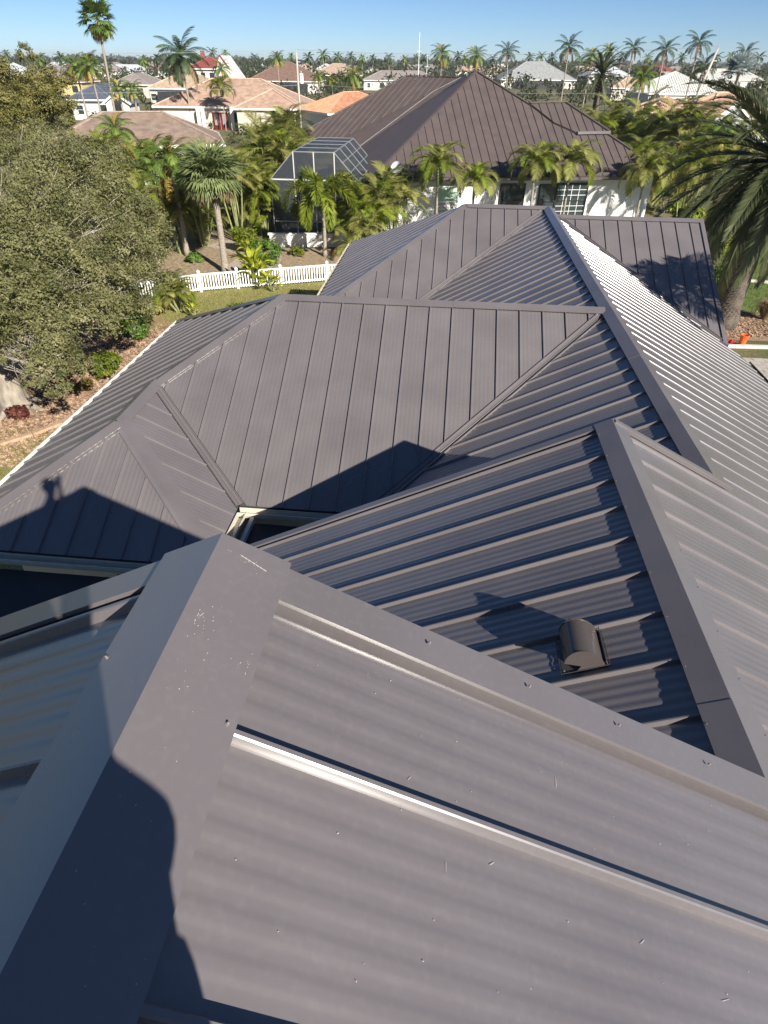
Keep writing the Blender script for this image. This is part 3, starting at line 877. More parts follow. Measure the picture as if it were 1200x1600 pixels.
def grass_tufts(name, x0, x1, y0, y1, n, m, seed, h=.07):
    r = np.random.RandomState(seed)
    p = np.stack([r.uniform(x0, x1, n), r.uniform(y0, y1, n), np.full(n, .005)], 1)
    a = r.uniform(0, 6.28, n); s = np.stack([np.cos(a), np.sin(a), np.zeros(n)], 1) * r.uniform(.006, .014, n)[:, None]
    tip = p + np.stack([r.normal(0, .03, n), r.normal(0, .03, n), r.uniform(.4, 1.3, n) * h], 1)
    V = np.stack([p - s, p + s, tip], 1).reshape(-1, 3); F = np.arange(3 * n).reshape(-1, 3)
    o = link(name, np_mesh(name, V, F, m)); o['kind'] = 'stuff'
GR1 = leaf('lawn_blades', (.13, .15, .035), (.27, .25, .08), (.42, .36, .16), .25, 3)
GR2 = leaf('green_lawn_blades', (.07, .13, .02), (.14, .20, .04), (.24, .25, .08), .25, 3)
grass_tufts('lawn_grass', -17, -9.5, 9, 14.6, 22000, GR1, 5)
grass_tufts('lawn_grass', -16, -5.5, 23, 30, 26000, GR1, 6)
grass_tufts('lawn_grass', 14, 24, 26.5, 40, 30000, GR2, 8, .09)

# ------------------------------------------------------------------ our house: bronze standing seam roof
T = .5105
nRgt = Vector((T, 0, 1)).normalized(); nLft = Vector((-T, 0, 1)).normalized(); nFrt = Vector((0, -T, 1)).normalized(); nBck = Vector((0, T, 1)).normalized()
house = empty('metal_roofed_house', (0, 8, 0), 'house in the foreground under a dark bronze standing seam metal roof of many gables', 'house')
XA, ZA, YA = -.485, 8.056, 1.013
XB, ZB, YB = 1.79, 6.07, 5.553
XC, ZC = 3.005, 5.45
YM, XM = 11.06, -3.016
YF, XF = 20.47, .47
XH, YH, ZH = 7.32, 19.64, 5.378
XL, ZL, YL = -4.945, 4.465, 7.716
EZ = 3.45
def zl(x, xc, zc): return zc - T * abs(xc - x)
def PL(x, y): return (x, y, zl(x, XC, ZC))
W_ = .406
# upper roof under the camera
roof_face(house, [(XA, -4, ZA), (5.0, -4, zl(5.0, XA, ZA)), (5.0, YA, zl(5.0, XA, ZA)), (XA, YA, ZA)], origin=(XA, .580 - 2 * W_, ZA), waves=6, per=10, rib=.027, amp=.0015, thin=True, inset=[0, 0, .0, .05])
roof_face(house, [(XA, -4, ZA), (XA, YA, ZA), (-5.5, YA, zl(-5.5, XA, ZA)), (-5.5, -4, zl(-5.5, XA, ZA))], origin=(XA, .50, ZA), waves=6, per=10, rib=.027, amp=.0015, thin=True, inset=[.05, 0, 0, 0], mirror=True)
cap(house, (XA, YA + .03, ZA), (XA, -4, ZA), nRgt, nLft, .158, .158, .042, seg=6)
rake(house, (XA, YA, ZA), (5.0, YA, zl(5.0, XA, ZA)), nRgt, (0, 1, 0), w=.085, hem=.012, lift=.032)
rake(house, (XA, YA, ZA), (-5.5, YA, zl(-5.5, XA, ZA)), nLft, (0, 1, 0), w=.07, hem=.014, lift=.034)
# right hand roof B
roof_face(house, [(XB, -3, ZB), (XB, YB, ZB), (-2.75, YB, zl(-2.75, XB, ZB)), (-2.75, -3, zl(-2.75, XB, ZB))], origin=(XB, 5.408, ZB), waves=5, per=6, rib=.034, inset=[.12, .02, 0, 0], amp=.0028, mirror=True)
roof_face(house, [(XB, -3, ZB), (7.7, -3, zl(7.7, XB, ZB)), (7.7, YB, zl(7.7, XB, ZB)), (XB, YB, ZB)], origin=(XB, 5.408, ZB), waves=5, per=5, rib=.02, amp=.002, thin=True, inset=[0, 0, 0, .1])
cap(house, (XB, YB + .02, ZB), (XB, -3, ZB), nRgt, nLft, .155, .16, .046, seg=3.35)
rake(house, (XB, YB, ZB), (-2.75, YB, zl(-2.75, XB, ZB)), nLft, (0, 1, 0), w=.07, drop=.2)
rake(house, (XB, YB, ZB), (XC + .18, YB, zl(XC + .18, XB, ZB)), nRgt, (0, 1, 0), w=.05, drop=.22, lift=.06, hem=.05)
# main ridge C/E, its left slopes and the long right slope
roof_face(house, [(XC, 5.3, ZC), (XC, YM, ZC), (XC - 3.918, YM - 3.918, EZ), (XC - 3.918, 5.3, EZ)], origin=(XC, 10.231, ZC), rib=.034, inset=[.12, .10, 0, 0], per=5, amp=.003, mirror=True)
roof_face(house, [(XC, YB, ZC), (7.7, YB, zl(7.7, XC, ZC)), (7.7, 15.1, zl(7.7, XC, ZC)), (XC + .14, 19.66, ZC - .14 * T), (XC, 19.8, ZC)], origin=(XB, 5.408, ZB), per=4, rib=.012, amp=.002, thin=True, inset=[0, 0, .05, .05, .1])
roof_face(house, [(XC, YM, ZC), (XC, YF, ZC), (XC - 4.2, YF - 4.2, ZC - 4.2 * T), (XC - 4.2, YM + 4.2, ZC - 4.2 * T)], origin=(XC, 10.231, ZC), per=3, rib=.034, inset=[.12, .08, 0, 0], mirror=True)
cap(house, (XC, 5.62, ZC), (XC, YF + .1, ZC), nRgt, nLft, .155, .155, .046, seg=3.25)
# wing M
mfront = [(XL, YM - 1.929, ZC - 1.929 * T), (-2.957, 7.142, EZ), (XC - 3.918, 7.142, EZ), (XC, YM, ZC), (XM, YM, ZC)]
roof_face(house, mfront, origin=(-.653, YM, ZC), rib=.034, inset=[.085, 0, .09, .1, .1], per=4, amp=.0024)
deck([(XM, YM, ZC), (XC, YM, ZC), (XC - 3.9, YM + 3.9, ZC - 3.9 * T), (XM - 3.9, YM + 3.9, ZC - 3.9 * T)], house, BRONZE)
cap(house, (XM, YM, ZC), (XC - .1, YM, ZC), nFrt, nBck, .135, .135, .04, seg=3.2)
zP = ZC - T * (XM + 6.98)
yl0 = YM - 1.929
roof_face(house, [(XM, YM, ZC), (-6.98, 15.02, zP), (-6.98, yl0, zP), (XL, yl0, ZL)], origin=(XL, yl0, ZL), rib=.03, inset=[.1, 0, 0, .1], per=4, mirror=True)
roof_face(house, [(XL, yl0, ZL), (-6.98, yl0, zP), (-6.98, 5.68, zP), (XL, YL, ZL)], origin=(XL, yl0, ZL), rib=.03, inset=[0, 0, .1, .1], per=4, mirror=True)
roof_face(house, [(XL, YL, ZL), (-6.933, 5.728, EZ), (-2.957, 5.728, EZ)], origin=(-5.03, YL, ZL), rib=.032, inset=[.12, 0, .02], per=4, amp=.004)
roof_face(house, [(XL, yl0, ZL), (XL, YL, ZL), (-2.957, 5.728, EZ), (-2.957, 7.142, EZ)], origin=(XL, 8.9, ZL), rib=.02, inset=[.1, .2, 0, .085], per=4, amp=.003)
cap(house, (XL + .02, yl0 + .02, ZL), (XM, YM, ZC), nLft, nFrt, .15, .15, .04, seg=4)
cap(house, (XL, YL, ZL), (XL, yl0 + .1, ZL), nLft, nRgt, .15, .15, .044, seg=4)
cap(house, (-6.98, 5.68, EZ - .02), (XL, YL, ZL), nLft, nFrt, .15, .15, .04, seg=4)
cap(house, (-2.957, 5.728, EZ), (XL, YL, ZL), nFrt, nRgt, .05, .26, .034, seg=5, name='hip_cap')
cap(house, (-6.9, 14.94, zP + .04), (XM, YM, ZC), nLft, nBck, .15, .15, .04, seg=4, name='hip_cap')
valley(house, (XC - .05, YM - .05, ZC - .05 * T), (XC - 3.918, YM - 3.918, EZ), nFrt, nLft)
valley(house, (XL, yl0, ZL), (-2.957, 7.142, EZ), nFrt, nRgt, w=.075)
# wing F with its hip G, wing H
F4 = 4.2
roof_face(house, [(XF, YF, ZC), (XF - F4, YF - F4, ZC - F4 * T), (XC - F4, YF - F4, ZC - F4 * T), (XC, YF, ZC)], origin=(.452, YF, ZC), rib=.034, inset=[.12, 0, .08, .12], per=3)
roof_face(house, [(XF, YF, ZC), (XF - F4, YF + F4, ZC - F4 * T), (XF - F4, YF - F4, ZC - F4 * T)], origin=(XF, YF, ZC), per=3, mirror=True)
deck([(XF, YF, ZC), (XC + .2, YF, ZC), (XC + .2, YF + F4, ZC - F4 * T), (XF - F4, YF + F4, ZC - F4 * T)], house, BRONZE)
cap(house, (XF, YF, ZC), (XC + .1, YF, ZC), nFrt, nBck, .14, .14, .04)
cap(house, (XF - F4, YF - F4, ZC - F4 * T), (XF, YF, ZC), nLft, nFrt, .15, .15, .04)
valley(house, (XC - .05, YF - .05, ZC - .05 * T), (XC - F4, YF - F4, ZC - F4 * T), nFrt, nLft)
xv = XC + (ZC - ZH) / T
roof_face(house, [(xv, YH, ZH), (XH, YH - (XH - xv), ZH - (XH - xv) * T), (XH, YH, ZH)], origin=(3.683, YH, ZH), rib=.034, inset=[.07, .06, .12], per=3)
deck([(xv, YH, ZH), (XH, YH, ZH), (XH, YH + 4.3, ZH - 4.3 * T), (xv, YH + 4.3, ZH - 4.3 * T)], house, BRONZE)
cap(house, (xv - .1, YH, ZH), (XH + .02, YH, ZH), nFrt, nBck, .14, .14, .04)
valley(house, (xv + .02, YH - .02, ZH), (XH, YH - (XH - xv), ZH - (XH - xv) * T), nFrt, nRgt, w=.07)
rake(house, (XH, YH, ZH), (XH, YH - (XH - xv), ZH - (XH - xv) * T), nFrt, (1, 0, 0), w=.09)
# gutters
gutter(house, (-2.957, 5.728, EZ), (-2.957, 7.142 - .13, EZ), (1, 0, 0))
gutter(house, (-2.957 + .0, 7.142, EZ), (-.85, 7.142, EZ), (0, -1, 0))
gutter(house, (-7.05, 5.728, EZ), (-2.83, 5.728, EZ), (0, -1, 0))
gutter(house, (-6.98, 5.6, zP), (-6.98, 15.1, zP), (-1, 0, 0), mat('white_gutter_paint', (.75, .74, .70), .3, .05, 8))
gutter(house, (XF - F4, YF - F4, ZC - F4 * T), (XF - F4, YF + F4, ZC - F4 * T), (-1, 0, 0))
gutter(house, (7.7, -3, zl(7.7, XC, ZC)), (7.7, 15.1, zl(7.7, XC, ZC)), (1, 0, 0), DARKGUT)
# walls below
for x0, x1, y0, y1, z1 in [(-6.35, 7.0, 7.9, 14.3, 3.3), (-6.35, -3.55, 6.3, 8.2, 3.28), (-.6, 7.0, -2.6, 7.95, 3.3), (-3.1, 6.9, 14.2, 24, 3.1), (-2.2, -.55, -2.6, 5.1, 3.6)]:
    mb = MB(); mb.box(((x0 + x1) / 2, (y0 + y1) / 2, z1 / 2), (x1 - x0, y1 - y0, z1)); mb.build('wall', STUCCO, house)
mb = MB(); mb.box((-.3, -1.7, 2.6), (9.4, 4.6, 5.2)); mb.build('wall', STUCCO, house)
def gable(x0, xc, x1, y, zc, zb, s, th=.12):
    mb = MB(); z = lambda x: zc - T * abs(x - xc) - .2
    pts = [(x0, zb), (x1, zb), (x1, z(x1)), (xc, z(xc)), (x0, z(x0))]
    k = len(pts)
    mb.add([(x, y, q) for x, q in pts] + [(x, y - th, q) for x, q in pts], [tuple(range(k - 1, -1, -1)), tuple(range(k, 2 * k))] + [(i, (i + 1) % k, k + (i + 1) % k, k + i) for i in range(k)])
    mb.build('gable_wall', STUCCO, house)
gable(-5.0, XA, 4.4, .62, ZA, 3.5, 1)
gable(-2.2, XB, 4.5, 5.12, ZB, 3.2, 1)
# screws along the near trims
screw = None
def screws(p0, p1, n, step, start=.1):
    global screw
    p0 = Vector(p0); p1 = Vector(p1); d = (p1 - p0).normalized(); L = (p1 - p0).length; n = Vector(n).normalized(); t = start
    while t < L:
        if screw is None:
            mb = MB(); mb.tube([(0, 0, 0), (0, 0, .002), (0, 0, .002), (0, 0, .006), (0, 0, .007)], [.0042, .0042, .0026, .0026, .0012], 8)
            me = bpy.data.meshes.new('screw'); me.from_pydata(mb.v, [], mb.f); me.materials.append(SCREWM); screw = me
        o = link('screw', screw, house); o.location = p0 + d * t - loc_of(house); o.rotation_euler = n.to_track_quat('Z', 'Y').to_euler()
        t += step * random.uniform(.92, 1.08)
sR = Vector((1, 0, -T)).normalized(); sL = Vector((-1, 0, -T)).normalized()
A0 = Vector((XA, YA - .03, ZA)) + nRgt * .0405
screws(A0 + sR * .45, A0 + sR * 3, nRgt, .31)
c0 = Vector((XA, YA, ZA)) + nRgt * .0425 + sR * .14
screws(c0 + Vector((0, -.0, 0)), c0 + Vector((0, -1.2, 0)), nRgt, .9, .42)
c0 = Vector((XA, YA, ZA)) + nLft * .0425 + sL * .14
screws(c0, c0 + Vector((0, -1.2, 0)), nLft, .9, .30)
c0 = Vector((XB, YB, ZB)) + nLft * .0505 + sL * .145
screws(c0, c0 + Vector((0, -6, 0)), nLft, .406, .2)
c0 = Vector((XB, YB, ZB)) + nRgt * .0505 + sR * .14
screws(c0, c0 + Vector((0, -6, 0)), nRgt, .406, .3)

# chipped paint, dried splashes and scratches, each a thin flake lying on the sheet
def scuffs():
    r = random.Random(11); mb = MB(); n = nRgt
    def flake(x, y, L, W, a, lift):
        z = zl(x, XA, ZA); c = Vector((x, y, z)) + n * lift
        d = sR * math.cos(a) + Vector((0, 1, 0)) * math.sin(a); e = n.cross(d)
        pts = [c + d * (L * math.cos(k * 1.05)) + e * (W * math.sin(k * 1.05)) * r.uniform(.6, 1.2) for k in range(6)]
        mb.add(pts + [p + n * .0006 for p in pts], [(6, 7, 8, 9, 10, 11)] + [(k, (k + 1) % 6, 6 + (k + 1) % 6, 6 + k) for k in range(6)])
    for cx, cy, sx, sy, k in ((-.47, .79, .010, .02, 20), (-.455, .80, .02, .04, 8), (-.43, .985, .03, .010, 12), (-.36, .73, .015, .025, 9), (-.45, .68, .02, .05, 12), (-.42, .45, .04, .15, 12)):
        for i in range(k):
            x = r.gauss(cx, sx); x = min(-.36, max(-.478, x)); s = r.uniform(.0003, .0009)
            flake(x, min(1.02, r.gauss(cy, sy)), s * r.uniform(1, 2.6), s, r.uniform(0, 3.1), .0428)
    for i in range(7): flake(-.447 + i * .009, .998 - i * .0022, .0055, .0011, -.25, .0428)
    for i in range(40):
        s = r.uniform(.0004, .0011); flake(r.uniform(-.3, .9), r.uniform(.15, .9), s * r.uniform(1, 2), s, r.uniform(0, 3.1), .0032)
    for i in range(6): flake(r.uniform(-.25, .8), r.uniform(.2, .9), r.uniform(.006, .016), r.uniform(.0003, .0007), r.uniform(.2, 2.2), .0032)
    o = mb.build('paint_scuffs', mat('chalky_scuff', (.50, .48, .46), .8), house); o['kind'] = 'stuff'
scuffs()
# roof vent: half-barrel hood, open on the downslope side
VENTM = metal_roof('dark_vent_paint', (.075, .064, .062), .27, .5)
def roof_vent():
    c = Vector((1.13, 2.80, zl(1.13, XB, ZB)))
    t = bpy.data.objects.new('roof_vent', None); S.collection.objects.link(t); t.parent = house; t.location = c - loc_of(house)
    U = sL; Y = Vector((0, 1, 0)); n = nLft
    R = .13; H2 = .18; h0 = -.15; h1 = .14
    arc = []
    for k in range(19):
        a = math.radians(-4 + 152 * k / 18)      # starts on the upslope side, stops above the opening
        arc.append(-U * (R * math.cos(a)) + n * (.02 + H2 * math.sin(a)))
    mb = MB(); inn = [p * .985 for p in arc]
    sec = arc + inn[::-1]
    k = len(arc)
    vs = [c + p + Y * h0 for p in arc] + [c + p + Y * h1 for p in arc] + [c + p * .97 + Y * h0 for p in arc] + [c + p * .97 + Y * h1 for p in arc]
    fs = []
    for i in range(k - 1):
        fs += [(i, i + 1, k + i + 1, k + i), (2 * k + i, 3 * k + i, 3 * k + i + 1, 2 * k + i + 1)]
        fs += [(i, 2 * k + i, 2 * k + i + 1, i + 1), (k + i, k + i + 1, 3 * k + i + 1, 3 * k + i)]
    fs += [(0, k, 3 * k, 2 * k), (k - 1, 3 * k - 1, 4 * k - 1, 2 * k - 1)]
    mb.add(vs, fs); o = mb.build('hood', VENTM, t, True)
    try: o.data.set_sharp_from_angle(angle=math.radians(40))
    except Exception: pass
    # end plates with the wedge notch towards the opening
    for y, s in ((h0 - .001, 1), (h1 + .001, -1)):
        pts = [p * 1.03 for p in arc] + [n * .055 + U * .015, U * .075 + n * .0, -U * R]
        kk = len(pts); mb = MB()
        mb.add([c + p + Y * y for p in pts] + [c + p + Y * (y + .004 * s) for p in pts],
               [tuple(range(kk)), tuple(range(2 * kk - 1, kk - 1, -1))] + [(i, (i + 1) % kk, kk + (i + 1) % kk, kk + i) for i in range(kk)])
        mb.build('end_plate', VENTM, t)
    mb = MB(); mb.box(c + n * .012, (.31, .29, .006), (U, Y, n)); mb.build('flange', VENTM, t)
    mb = MB(); mb.box(c - U * .15 + n * .03, (.006, .30, .05), (U, Y, n)); mb.build('upper_lip', VENTM, t)
    mb = MB(); mb.tube([c + n * .0, c + n * .07], .05, 16); mb.build('duct', BLACKF, t)
    mb = MB(); q = [c + n * .018 + U * a * .162 + Y * b * .152 for a, b in ((-1, -1), (0, -1.02), (1, -1), (1.02, 0), (1, 1), (0, 1.01), (-1, 1), (-1.01, 0), (-1, -1))]
    mb.tube(q, [.003, .004, .003, .004, .003, .004, .003, .004, .003], 6); mb.build('sealant_bead', mat('dark_sealant', (.05, .048, .047), .5), t)
    for a, b in ((-.14, -.13), (0, -.138), (.14, -.13), (-.14, .13), (0, .138), (.14, .13)):
        mb = MB(); mb.tube([c + n * .014 + U * a + Y * b, c + n * .022 + U * a + Y * b], .006, 6); mb.build('screw', SCREWM, t)
roof_vent()

# lanai screen roof in the dark corner between the wings
lan = empty('screen_enclosure', (-4, 3.6, 0), 'dark insect screen roof in the shaded corner between the near gables', 'screen enclosure')
ZS = 3.26
cells = [(-9.2, -6.4), (-6.4, -4.2), (-4.2, -3.0)]
for x0, x1 in cells:
    for y0, y1 in ((.8, 3.2), (3.2, 5.58)):
        mb = MB(); mb.box(((x0 + x1) / 2, (y0 + y1) / 2, ZS), (x1 - x0 - .06, y1 - y0 - .06, .006)); mb.build('screen_panel', SCREEN, lan)
for y0, y1 in ((5.6, 6.98),):
    for x0, x1 in ((-2.72, -1.55), (-1.55, -.65)):
        mb = MB(); mb.box(((x0 + x1) / 2, (y0 + y1) / 2, ZS), (x1 - x0 - .06, y1 - y0 - .06, .006)); mb.build('screen_panel', SCREEN, lan)
for y0, y1 in ((.8, 3.2), (3.2, 5.58)):
    mb = MB(); mb.box((-2.6, (y0 + y1) / 2, ZS), (.76, y1 - y0 - .06, .006)); mb.build('screen_panel', SCREEN, lan)
for x in (-9.2, -6.4, -4.2, -3.0):
    mb = MB(); mb.box((x, 3.19, ZS), (.055, 4.78, .11)); mb.build('beam', FRAMED, lan)
for y in (.8, 3.2):
    mb = MB(); mb.box((-5.7, y, ZS + .003), (6.9, .055, .11)); mb.build('beam', FRAMED, lan)
mb = MB(); mb.box((-1.55, 6.3, ZS), (.05, 1.36, .1)); mb.build('beam', FRAMED, lan)
mb = MB(); mb.box((-2.72, 6.3, ZS + .02), (.06, 1.4, .12)); mb.build('beam', FRAMEG, lan)
for x, y in ((-9.2, .8), (-9.2, 5.55), (-6.4, .8)):
    mb = MB(); mb.box((x, y, ZS / 2), (.08, .08, ZS - .12)); mb.build('post', FRAMED, lan)
sheet('patio_floor', [(-9.5, .7), (-.6, .7), (-.6, 7.8), (-9.5, 7.8)], .02, mat('patio_floor', (.20, .18, .16), .8, .15, 3))

# ------------------------------------------------------------------ foliage kit
LEAF = {
    'green': leaf('green_palm_leaf', (0.081, 0.149, 0.028), (0.173, 0.255, 0.047), (0.344, 0.361, 0.075)),
    'dark': leaf('dark_palm_leaf', (0.029, 0.058, 0.023), (0.058, 0.098, 0.036), (0.117, 0.143, 0.052), .2),
    'yellow': leaf('yellow_green_palm_leaf', (.16, .19, .05), (.31, .31, .09), (.50, .45, .15), .35),
    'gold': leaf('golden_old_palm_leaf', (0.276, 0.207, 0.046), (0.483, 0.356, 0.081), (0.575, 0.414, 0.115), .35),
    'dry': leaf('dry_brown_palm_leaf', (.16, .11, .06), (.27, .19, .10), (.36, .26, .14), .2),
    'silver': leaf('silver_blue_palm_leaf', (.26, .33, .33), (.40, .47, .47), (.52, .58, .57), .15),
    'sabal': leaf('dusty_green_fan_leaf', (0.124, 0.169, 0.065), (0.246, 0.288, 0.114), (0.421, 0.423, 0.162), .25),
    'date': leaf('blue_green_date_leaf', (.045, .06, .026), (.085, .10, .045), (.17, .17, .085), .15),
    'oak': leaf('small_olive_leaf', (.15, .17, .065), (.33, .325, .14), (.56, .53, .29), .42, 1.1),
    'bright': leaf('bright_shrub_leaf', (0.115, 0.179, 0.018), (0.259, 0.304, 0.036), (0.475, 0.428, 0.060), .4, 2.0),
    'light': leaf('pale_shrub_leaf', (.13, .18, .06), (.24, .28, .12), (.36, .37, .20), .35, 2.0),
    'olive': leaf('olive_shrub_leaf', (0.155, 0.160, 0.046), (0.309, 0.286, 0.085), (0.491, 0.403, 0.139), .3, 1.5),
    'orange': leaf('rusty_shrub_leaf', (.13, .11, .035), (.26, .19, .06), (.40, .24, .09), .3, 1.8),
    'shrub': leaf('deep_green_shrub_leaf', (0.058, 0.126, 0.022), (0.137, 0.234, 0.038), (0.293, 0.360, 0.075), .3, 2.2),
    'red': leaf('dark_red_bromeliad_leaf', (.07, .02, .02), (.16, .05, .035), (.28, .12, .06), .2, 3),
}
RACHIS = mat('yellow_green_leaf_stalk', (.26, .26, .10), .6, .2, 6)
def mesh_faces(V, F, m, name):
    """mixed triangles and quads"""
    me = bpy.data.meshes.new(name)
    me.from_pydata([tuple(v) for v in V], [], F); me.update(); me.materials.append(m); return me
def spine_pts(bend, n, power=1.4, start=0.0):
    p = Vector((0, 0, 0)); out = [p.copy()]; ang = start
    dirs = []
    for i in range(n):
        s = (i + .5) / n; a = start - bend * s ** power
        d = Vector((math.cos(a), 0, math.sin(a))); p = p + d / n; out.append(p.copy()); dirs.append(d)
    return out, dirs
def feather(m, bend=1.2, n=34, ll=.34, lw=.028, fwd=.95, vang=.35, droop=.5, plume=0, petiole=.12, seed=0, name='frond', power=1.4):
    r = random.Random(seed); V = []; F = []
    N = 16; pts, dirs = spine_pts(bend, N, power)
    def at(s):
        f = s * N; i = min(N - 1, int(f)); return pts[i].lerp(pts[i + 1], f - i), dirs[i]
    # stalk
    for i, p in enumerate(pts):
        w = .016 * (1 - .85 * i / N); V += [p + Vector((0, w, 0)), p + Vector((0, -w, 0)), p + Vector((0, 0, w * .9))]
    for i in range(N):
        a = 3 * i; b = 3 * (i + 1)
        F += [(a, a + 2, b + 2, b), (a + 2, a + 1, b + 1, b + 2), (a + 1, a, b, b + 1)]
    for i in range(n):
        s = petiole + (1 - petiole) * (i + .5) / n
        c, d = at(s)
        up = Vector((-d.z, 0, d.x))
        L = ll * (math.sin(math.pi * min(1, .16 + .80 * (s - petiole) / (1 - petiole)))) ** .7 * r.uniform(.88, 1.1)
        for sd in (-1, 1):
            v = vang * r.uniform(.5, 1.5)
            if plume: v = r.uniform(-1.5, 1.5)
            la = fwd * r.uniform(.88, 1.1) * (1 - .35 * s)
            side = Vector((0, sd, 0)) * math.cos(v) - up * math.sin(v)
            dr = (d * math.cos(la) + side * math.sin(la)).normalized()
            mid = c + dr * L * .5; tip = mid + (dr + Vector((0, 0, -droop * r.uniform(.6, 1.4)))).normalized() * L * .5
            wd = dr.cross(up if abs(dr.dot(up)) < .9 else d).normalized() * lw * r.uniform(.8, 1.15)
            tw = (wd + up * r.uniform(-.3, .3) * lw)
            k = len(V)
            V += [c - tw * .5, c + tw * .5, mid + tw * .8, mid - tw * .8, tip]
            F += [(k, k + 1, k + 2, k + 3), (k + 3, k + 2, k + 4)]
    return mesh_faces(V, F, m, name)
def fanleaf(m, pet=.42, n=26, spread=2.0, lw=.035, droop=.35, seed=0, name='frond'):
    r = random.Random(seed); V = []; F = []
    N = 6
    pts = [Vector((pet * i / N, 0, -.06 * (i / N) ** 2)) for i in range(N + 1)]
    for i, p in enumerate(pts):
        w = .014; V += [p + Vector((0, w, 0)), p + Vector((0, -w, 0)), p + Vector((0, 0, w))]
    for i in range(N):
        a = 3 * i; b = a + 3
        F += [(a, a + 2, b + 2, b), (a + 2, a + 1, b + 1, b + 2), (a + 1, a, b, b + 1)]
    c = pts[-1]
    for i in range(n):
        a = -spread + 2 * spread * (i + .5) / n
        L = (1 - pet) * (1 - .28 * (abs(a) / spread) ** 2) * r.uniform(.9, 1.06)
        fold = .18 * (1 if i % 2 else -1)
        d = Vector((math.cos(a), math.sin(a), -.12 * math.cos(a) + fold * .25 + r.uniform(-.08, .08))).normalized()
        sd = Vector((-math.sin(a), math.cos(a), fold)).normalized() * lw
        m1 = c + d * L * .55; tip = m1 + (d + Vector((0, 0, -droop * r.uniform(.5, 1.7)))).normalized() * L * .45
        k = len(V); V += [c - sd * .25, c + sd * .25, m1 + sd, m1 - sd, tip]
        F += [(k, k + 1, k + 2, k + 3), (k + 3, k + 2, k + 4)]
    return mesh_faces(V, F, m, name)
FR = {}
def fronds(kind):
    if kind in FR: return FR[kind]
    if kind in ('royal', 'coconut'): a = [feather(LEAF['dark'], 1.25, 60, .30, .0075, .95, .45, .8, seed=i) for i in (1, 2)]; b = [feather(LEAF['dry'], 1.3, 36, .22, .010, .8, .7, 1.2, seed=3)]
    elif kind == 'queen': a = [feather(LEAF['green'], 1.5, 64, .30, .0062, .9, .4, 1.2, seed=i) for i in (4, 5)]; b = [feather(LEAF['gold'], 1.5, 40, .26, .009, .8, .6, 1.2, seed=6)]
    elif kind == 'areca': a = [feather(LEAF['yellow'], 1.45, 46, .36, .0095, .9, -.25, .6, seed=7), feather(LEAF['yellow'], 1.3, 46, .36, .0095, .9, -.2, .6, seed=8), feather(LEAF['bright'], 1.6, 46, .36, .0095, .9, -.2, .8, seed=18)]; b = [feather(LEAF['gold'], 1.3, 36, .32, .012, .85, .2, .8, seed=9)]
    elif kind == 'adonidia': a = [feather(LEAF['bright'], 2.2, 46, .34, .012, 1.05, -.25, .5, seed=10), feather(LEAF['yellow'], 2.0, 46, .34, .012, 1.05, -.2, .5, seed=11)]; b = [feather(LEAF['yellow'], 2.3, 40, .32, .013, 1.0, .2, .7, seed=12)]
    elif kind == 'foxtail': a = [feather(LEAF['bright'], 2.5, 150, .21, .012, 1.1, 0, .35, plume=1, seed=i) for i in (13, 14)]; b = [feather(LEAF['gold'], 2.6, 150, .20, .012, 1.1, 0, .45, plume=1, seed=15)]
    elif kind in ('date', 'canary'): a = [feather(LEAF['date'], .95, 120, .17, .0042, .62, -.35, .18, seed=i, petiole=.08, power=1.6) for i in (16, 17)]; b = [feather(LEAF['date'], 1.25, 110, .16, .0042, .6, .1, .3, seed=19)]
    elif kind == 'sabal': a = [fanleaf(LEAF['sabal'], .40, 30, 2.1, .030, .55, i) for i in (1, 2)]; b = [fanleaf(LEAF['dry'], .42, 26, 1.9, .03, .9, 3)]
    elif kind == 'fan': a = [fanleaf(LEAF['green'], .45, 24, 1.7, .035, .5, i) for i in (4, 5)]; b = [fanleaf(LEAF['gold'], .45, 22, 1.5, .035, 1.2, 6)]
    elif kind == 'silver': a = [fanleaf(LEAF['silver'], .40, 26, 2.2, .04, .12, i) for i in (7, 8)]; b = a
    FR[kind] = (a, b); return FR[kind]
COUNT = dict(royal=30, coconut=18, queen=26, areca=10, adonidia=22, foxtail=13, date=46, canary=76, sabal=44, fan=34, silver=26)
ELEV = dict(royal=(80, -45), coconut=(82, -40), queen=(80, -30), areca=(82, -15), adonidia=(82, 12), foxtail=(66, -12), date=(80, -35), canary=(62, -42), sabal=(85, -40), fan=(80, -65), silver=(85, -10))
TR = dict(royal=.17, coconut=.13, queen=.13, adonidia=.075, foxtail=.11, date=.42, canary=.43, sabal=.17, fan=.17, silver=.2)
def put_frond(me, t, pos, az, el, sc, roll=0, name='frond'):
    o = link(name, me, t)
    o.matrix_local = Matrix.Translation(pos) @ Matrix.Rotation(az, 4, 'Z') @ Matrix.Rotation(-el, 4, 'Y') @ Matrix.Rotation(roll, 4, 'X') @ Matrix.Scale(sc, 4)
    return o
pn = 0
